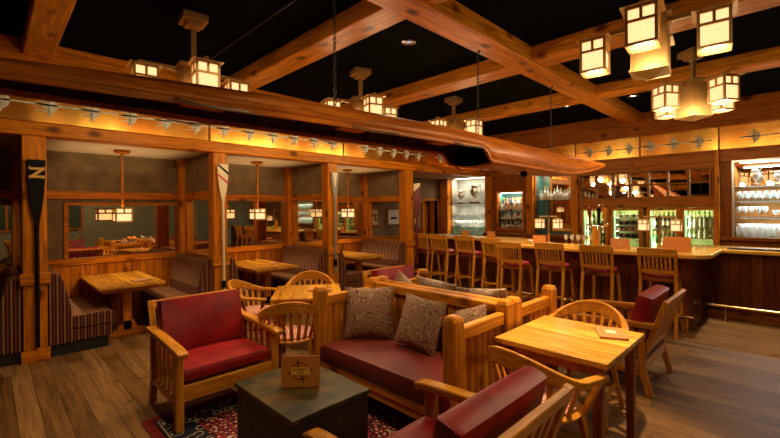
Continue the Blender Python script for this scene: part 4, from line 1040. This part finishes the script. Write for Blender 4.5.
grow('goblet', XW + .09, -.55, .30, 9, 1.42, 'short clear goblet on the second lit cabinet shelf up', 1.1)
grow('wine_glass', XW + .09, .34, .76, 5, 1.42, 'clear stemmed glass at left of the second lit cabinet shelf up', .98)
grow('pint_glass', XW + .09, -.55, .76, 14, 1.08, 'clear beer glass in front at the bottom of the lit cabinet', 1.25)
grow('pint_glass', XW + .21, -.55, .74, 13, 1.08, 'clear beer glass behind at the bottom of the lit cabinet', 1.6)
grow('wine_glass', XW + .12, 5.80, 6.80, 10, 1.12, 'clear stemmed glass on the lower glass shelf below the trophies', .9)
grow('wine_glass', XW + .24, 5.80, 6.80, 11, .92, 'small clear glass at the bottom of the trophy niche', .85)
grow('pint_glass', XW + .12, 5.80, 6.80, 12, 1.38, 'clear tumbler on the glass shelf right below the trophies', .8)
grow('pint_glass', XW + .2, 1.66, 2.0, 4, 1.20 - .26, 'clear glass in the lower part of the third cooler', .9) if 0 else None
for i in range(5): glassware('wine_glass', (6.93, 2.36 + i * .10, 1.001), 'upright wine glass in the row beside the beer taps', 'wine glasses beside the beer taps', s=.85)
M['silver'] = plain('silver', (.85, .85, .83), .28, .85)
def trophy(label, y, z, s, arms=True):
    t = thing('trophy_cup', label, 'trophy', (XW + .17, y, z))
    box(-.09 * s, .09 * s, -.10 * s, .10 * s, 0, .035 * s).build('wooden_base', darkw('Y'), t, bevel=.003)
    MB().lathe([(0, .035), (.07, .035), (.075, .05), (.03, .08), (.022, .13), (.05, .17), (.10, .22), (.118, .29), (.11, .36), (.085, .38), (.10, .42), (.125, .435), (.12, .44), (.08, .39), (0, .39)], 24).build('cup', M['silver'], t, smooth=True).scale = (s, s, s)
    if arms:
        for k in (-1, 1):
            MB().tube([(0, k * .10 * s, .24 * s), (0, k * .16 * s, .28 * s), (0, k * .17 * s, .36 * s), (0, k * .15 * s, .42 * s), (0, k * .19 * s, .455 * s)], .009 * s, 8).build('handle', M['chrome'], t, smooth=True)
    return t
trophy('large two-handled silver trophy cup on the glass shelf', 6.17, 1.751, 1.12); trophy('smaller silver trophy cup left of the large two-handled one', 6.62, 1.751, .80)
trophy('silver trophy cup on the top shelf of the lit glass cabinet', .50, 1.957, .62, False); trophy('small silver goblet trophy at the right on the top cabinet shelf', .22, 1.957, .52, False)
# beer tap tower
t = thing('beer_tap', 'beer tap tower with curved chrome top and three handles on the bar', 'beer tap', (6.75, 2.22, 1.001))
box(-.045, .045, -.045, .045, 0, .32).build('column', chairw('Z'), t, bevel=.006)
MB().tube([(0, .13, .34), (0, .08, .31), (0, 0, .32), (0, -.10, .31), (0, -.18, .36)], .018, 10).build('chrome_arm', M['chrome'], t, smooth=True)
for k, (y, m_) in enumerate(((.10, M['redleather']), (-.04, M['blackpaint']), (-.12, chairw('Z')))):
    MB().lathe([(0, 0), (.012, 0), (.018, .10), (.03, .20), (.024, .26), (0, .275)], 12, (0, y, .34)).build('tap_handle', m_, t, smooth=True)
    MB().tube([(0, y, .33), (-.06, y, .33), (-.075, y, .26)], .009, 8).build('spout', M['chrome'], t, smooth=True)
MB().tube([(0, -.085 + .055 * math.cos(a), .60 + .055 * math.sin(a)) for a in [2 * PI * i / 14 for i in range(14)]], .012, 8, closed=True).build('handle_ring', M['chrome'], t, smooth=True)
# twin lantern lamps on the counter
for (x, y, sep, lb) in ((6.75, 2.98, .155, 'twin-lantern table lamp on the bar in front of the teal niche'), (6.85, 1.40, .20, 'twin-lantern table lamp on the bar in front of the right coolers')):
    t = thing('table_lamp', lb, 'table lamp', (x, y, 1.001))
    MB().box(-.06, .06, -.06, .06, 0, .02).build('base', M['bronze'], t, bevel=.004)
    box(-.014, .014, -.014, .014, .02, .47).build('pole', M['brass'], t)
    MB().box(-.014, .014, -sep, sep, .45, .475).build('crossbar', M['bronze'], t)
    for s in (-1, 1):
        lantern(t, (0, s * sep, .34), .115, .15, roof=False, open_=True); light('POINT', (x, y + s * sep, 1.001 + .34), 4, size=.015)
# small things at the corridor end of the bar
o = box(-.2, .2, -.17, .17, 0, .16).build('host_box', darkw('X'), bevel=.006, loc=(7.45, 6.7, 1.001)); tag(o, 'dark wooden box on the far left end of the bar, under the framed pictures', 'box')
o = box(-.1, .1, -.07, .07, 0, .03).build('book', plain('book_cover', (.08, .11, .13), .5), loc=(7.45, 6.6, 1.162)); tag(o, 'dark book lying on the wooden box at the end of the bar', 'book')
o = MB().box(-.14, .14, -.2, .2, 0, .012).build('paper_stack', plain('white_paper', (.6, .6, .6), .7), loc=(7.5, 5.75, 1.001)); tag(o, 'white papers lying on the far bar section by the doorway', 'paper')
o = MB().lathe([(0, 0), (.07, 0), (.13, .05), (.135, .055), (.07, .012), (0, .012)], 20).build('glass_bowl', M['gclear'], smooth=True, loc=(6.7, 3.18, 1.001)); tag(o, 'shallow clear dish on the bar left of the twin-lantern lamp', 'dish')

# ------------------------------------------------------------------ cabinet and room lights
W1 = (1, .88, .68)
def area(loc, tgt, p, sx, sy, color=W1):
    return light('AREA', loc, p, color=color, target=tgt, sx=sx, sy=sy)
def stripl(label, y, L, z, p, color, x=XW + .10):
    """small tube light under a cabinet top; those under shelves are added"""
    t = thing('tube_light', label, 'tube light', (x, y, z))
    box(-.012, .012, -L / 2, L / 2, -.012, 0).build('tube', M['lens'] if x > XW + .08 else M['lens_dim'], t)
    area((x, y, z - .016), (x + .12, y, z - 1), p, L, .03, color)
stripl('tube light at the top front of the trophy niche', 6.3, .95, 2.44, 9, (1, .92, .74))
stripl('added tube light under the trophy shelf', 6.3, .95, 1.738, 5, (1, .92, .74), XW + .06)  # added tube, brightens the glasses under the trophies
stripl('added tube light under the lower trophy niche shelf', 6.3, .95, 1.368, 4, (1, .92, .74), XW + .06)  # another added tube for the lower rows of glasses
for z_, n_ in ((1.94, 'top'), (1.675, 'middle'), (1.405, 'lowest')): stripl('added tube light under the %s glass shelf of the lit cabinet' % n_, -.1, 1.6, z_, 9, (.95, .98, 1), XW + .05)  # tubes added under the shelves to brighten the glassware
stripl('tube light at the top front of the square bottle niche', 5.05, .6, 2.0, 9, (1, .9, .72))
stripl('tube light at the top front of the teal niche', 3.95, .75, 2.42, 7, (1, .9, .72))
stripl('tube light at the top front of the lit glass cabinet', -.1, 1.6, 2.365, 40, (.95, .98, 1))
# ------------------------------------------------------------------ camera, world, colour
yaw, roll, fpx = math.radians(45.22), math.radians(-.5), 404.3
F = Vector((math.cos(yaw), math.sin(yaw), 0)); R0 = Vector((math.sin(yaw), -math.cos(yaw), 0)); U0 = Vector((0, 0, 1))
R = R0 * math.cos(roll) + U0 * math.sin(roll); U = U0 * math.cos(roll) - R0 * math.sin(roll)
cam = bpy.data.cameras.new('camera'); co = bpy.data.objects.new('camera', cam); COL.objects.link(co)
co.matrix_world = Matrix(((R.x, U.x, -F.x, 0), (R.y, U.y, -F.y, 0), (R.z, U.z, -F.z, 1.6), (0, 0, 0, 1)))
cam.sensor_width = 36; cam.lens = fpx / 780 * 36; cam.shift_y = -(219 - 209.8) / 780; cam.clip_start = .02
SC.camera = co
w = bpy.data.worlds.new('world'); SC.world = w; w.use_nodes = True
w.node_tree.nodes['Background'].inputs[0].default_value = (1, .7, .45, 1); w.node_tree.nodes['Background'].inputs[1].default_value = .0
SC.view_settings.view_transform = 'Standard'; SC.view_settings.look = 'None'; SC.view_settings.gamma = 1; SC.view_settings.use_curve_mapping = False
SC.view_settings.exposure = EXPOSURE
c = SC.cycles
c.use_denoising = True; c.max_bounces = 8; c.diffuse_bounces = 4; c.glossy_bounces = 5; c.transparent_max_bounces = 16; c.transmission_bounces = 4
c.sample_clamp_indirect = 4; c.sample_clamp_direct = 0; c.caustics_reflective = False; c.caustics_refractive = False; c.use_light_tree = True; c.blur_glossy = .5
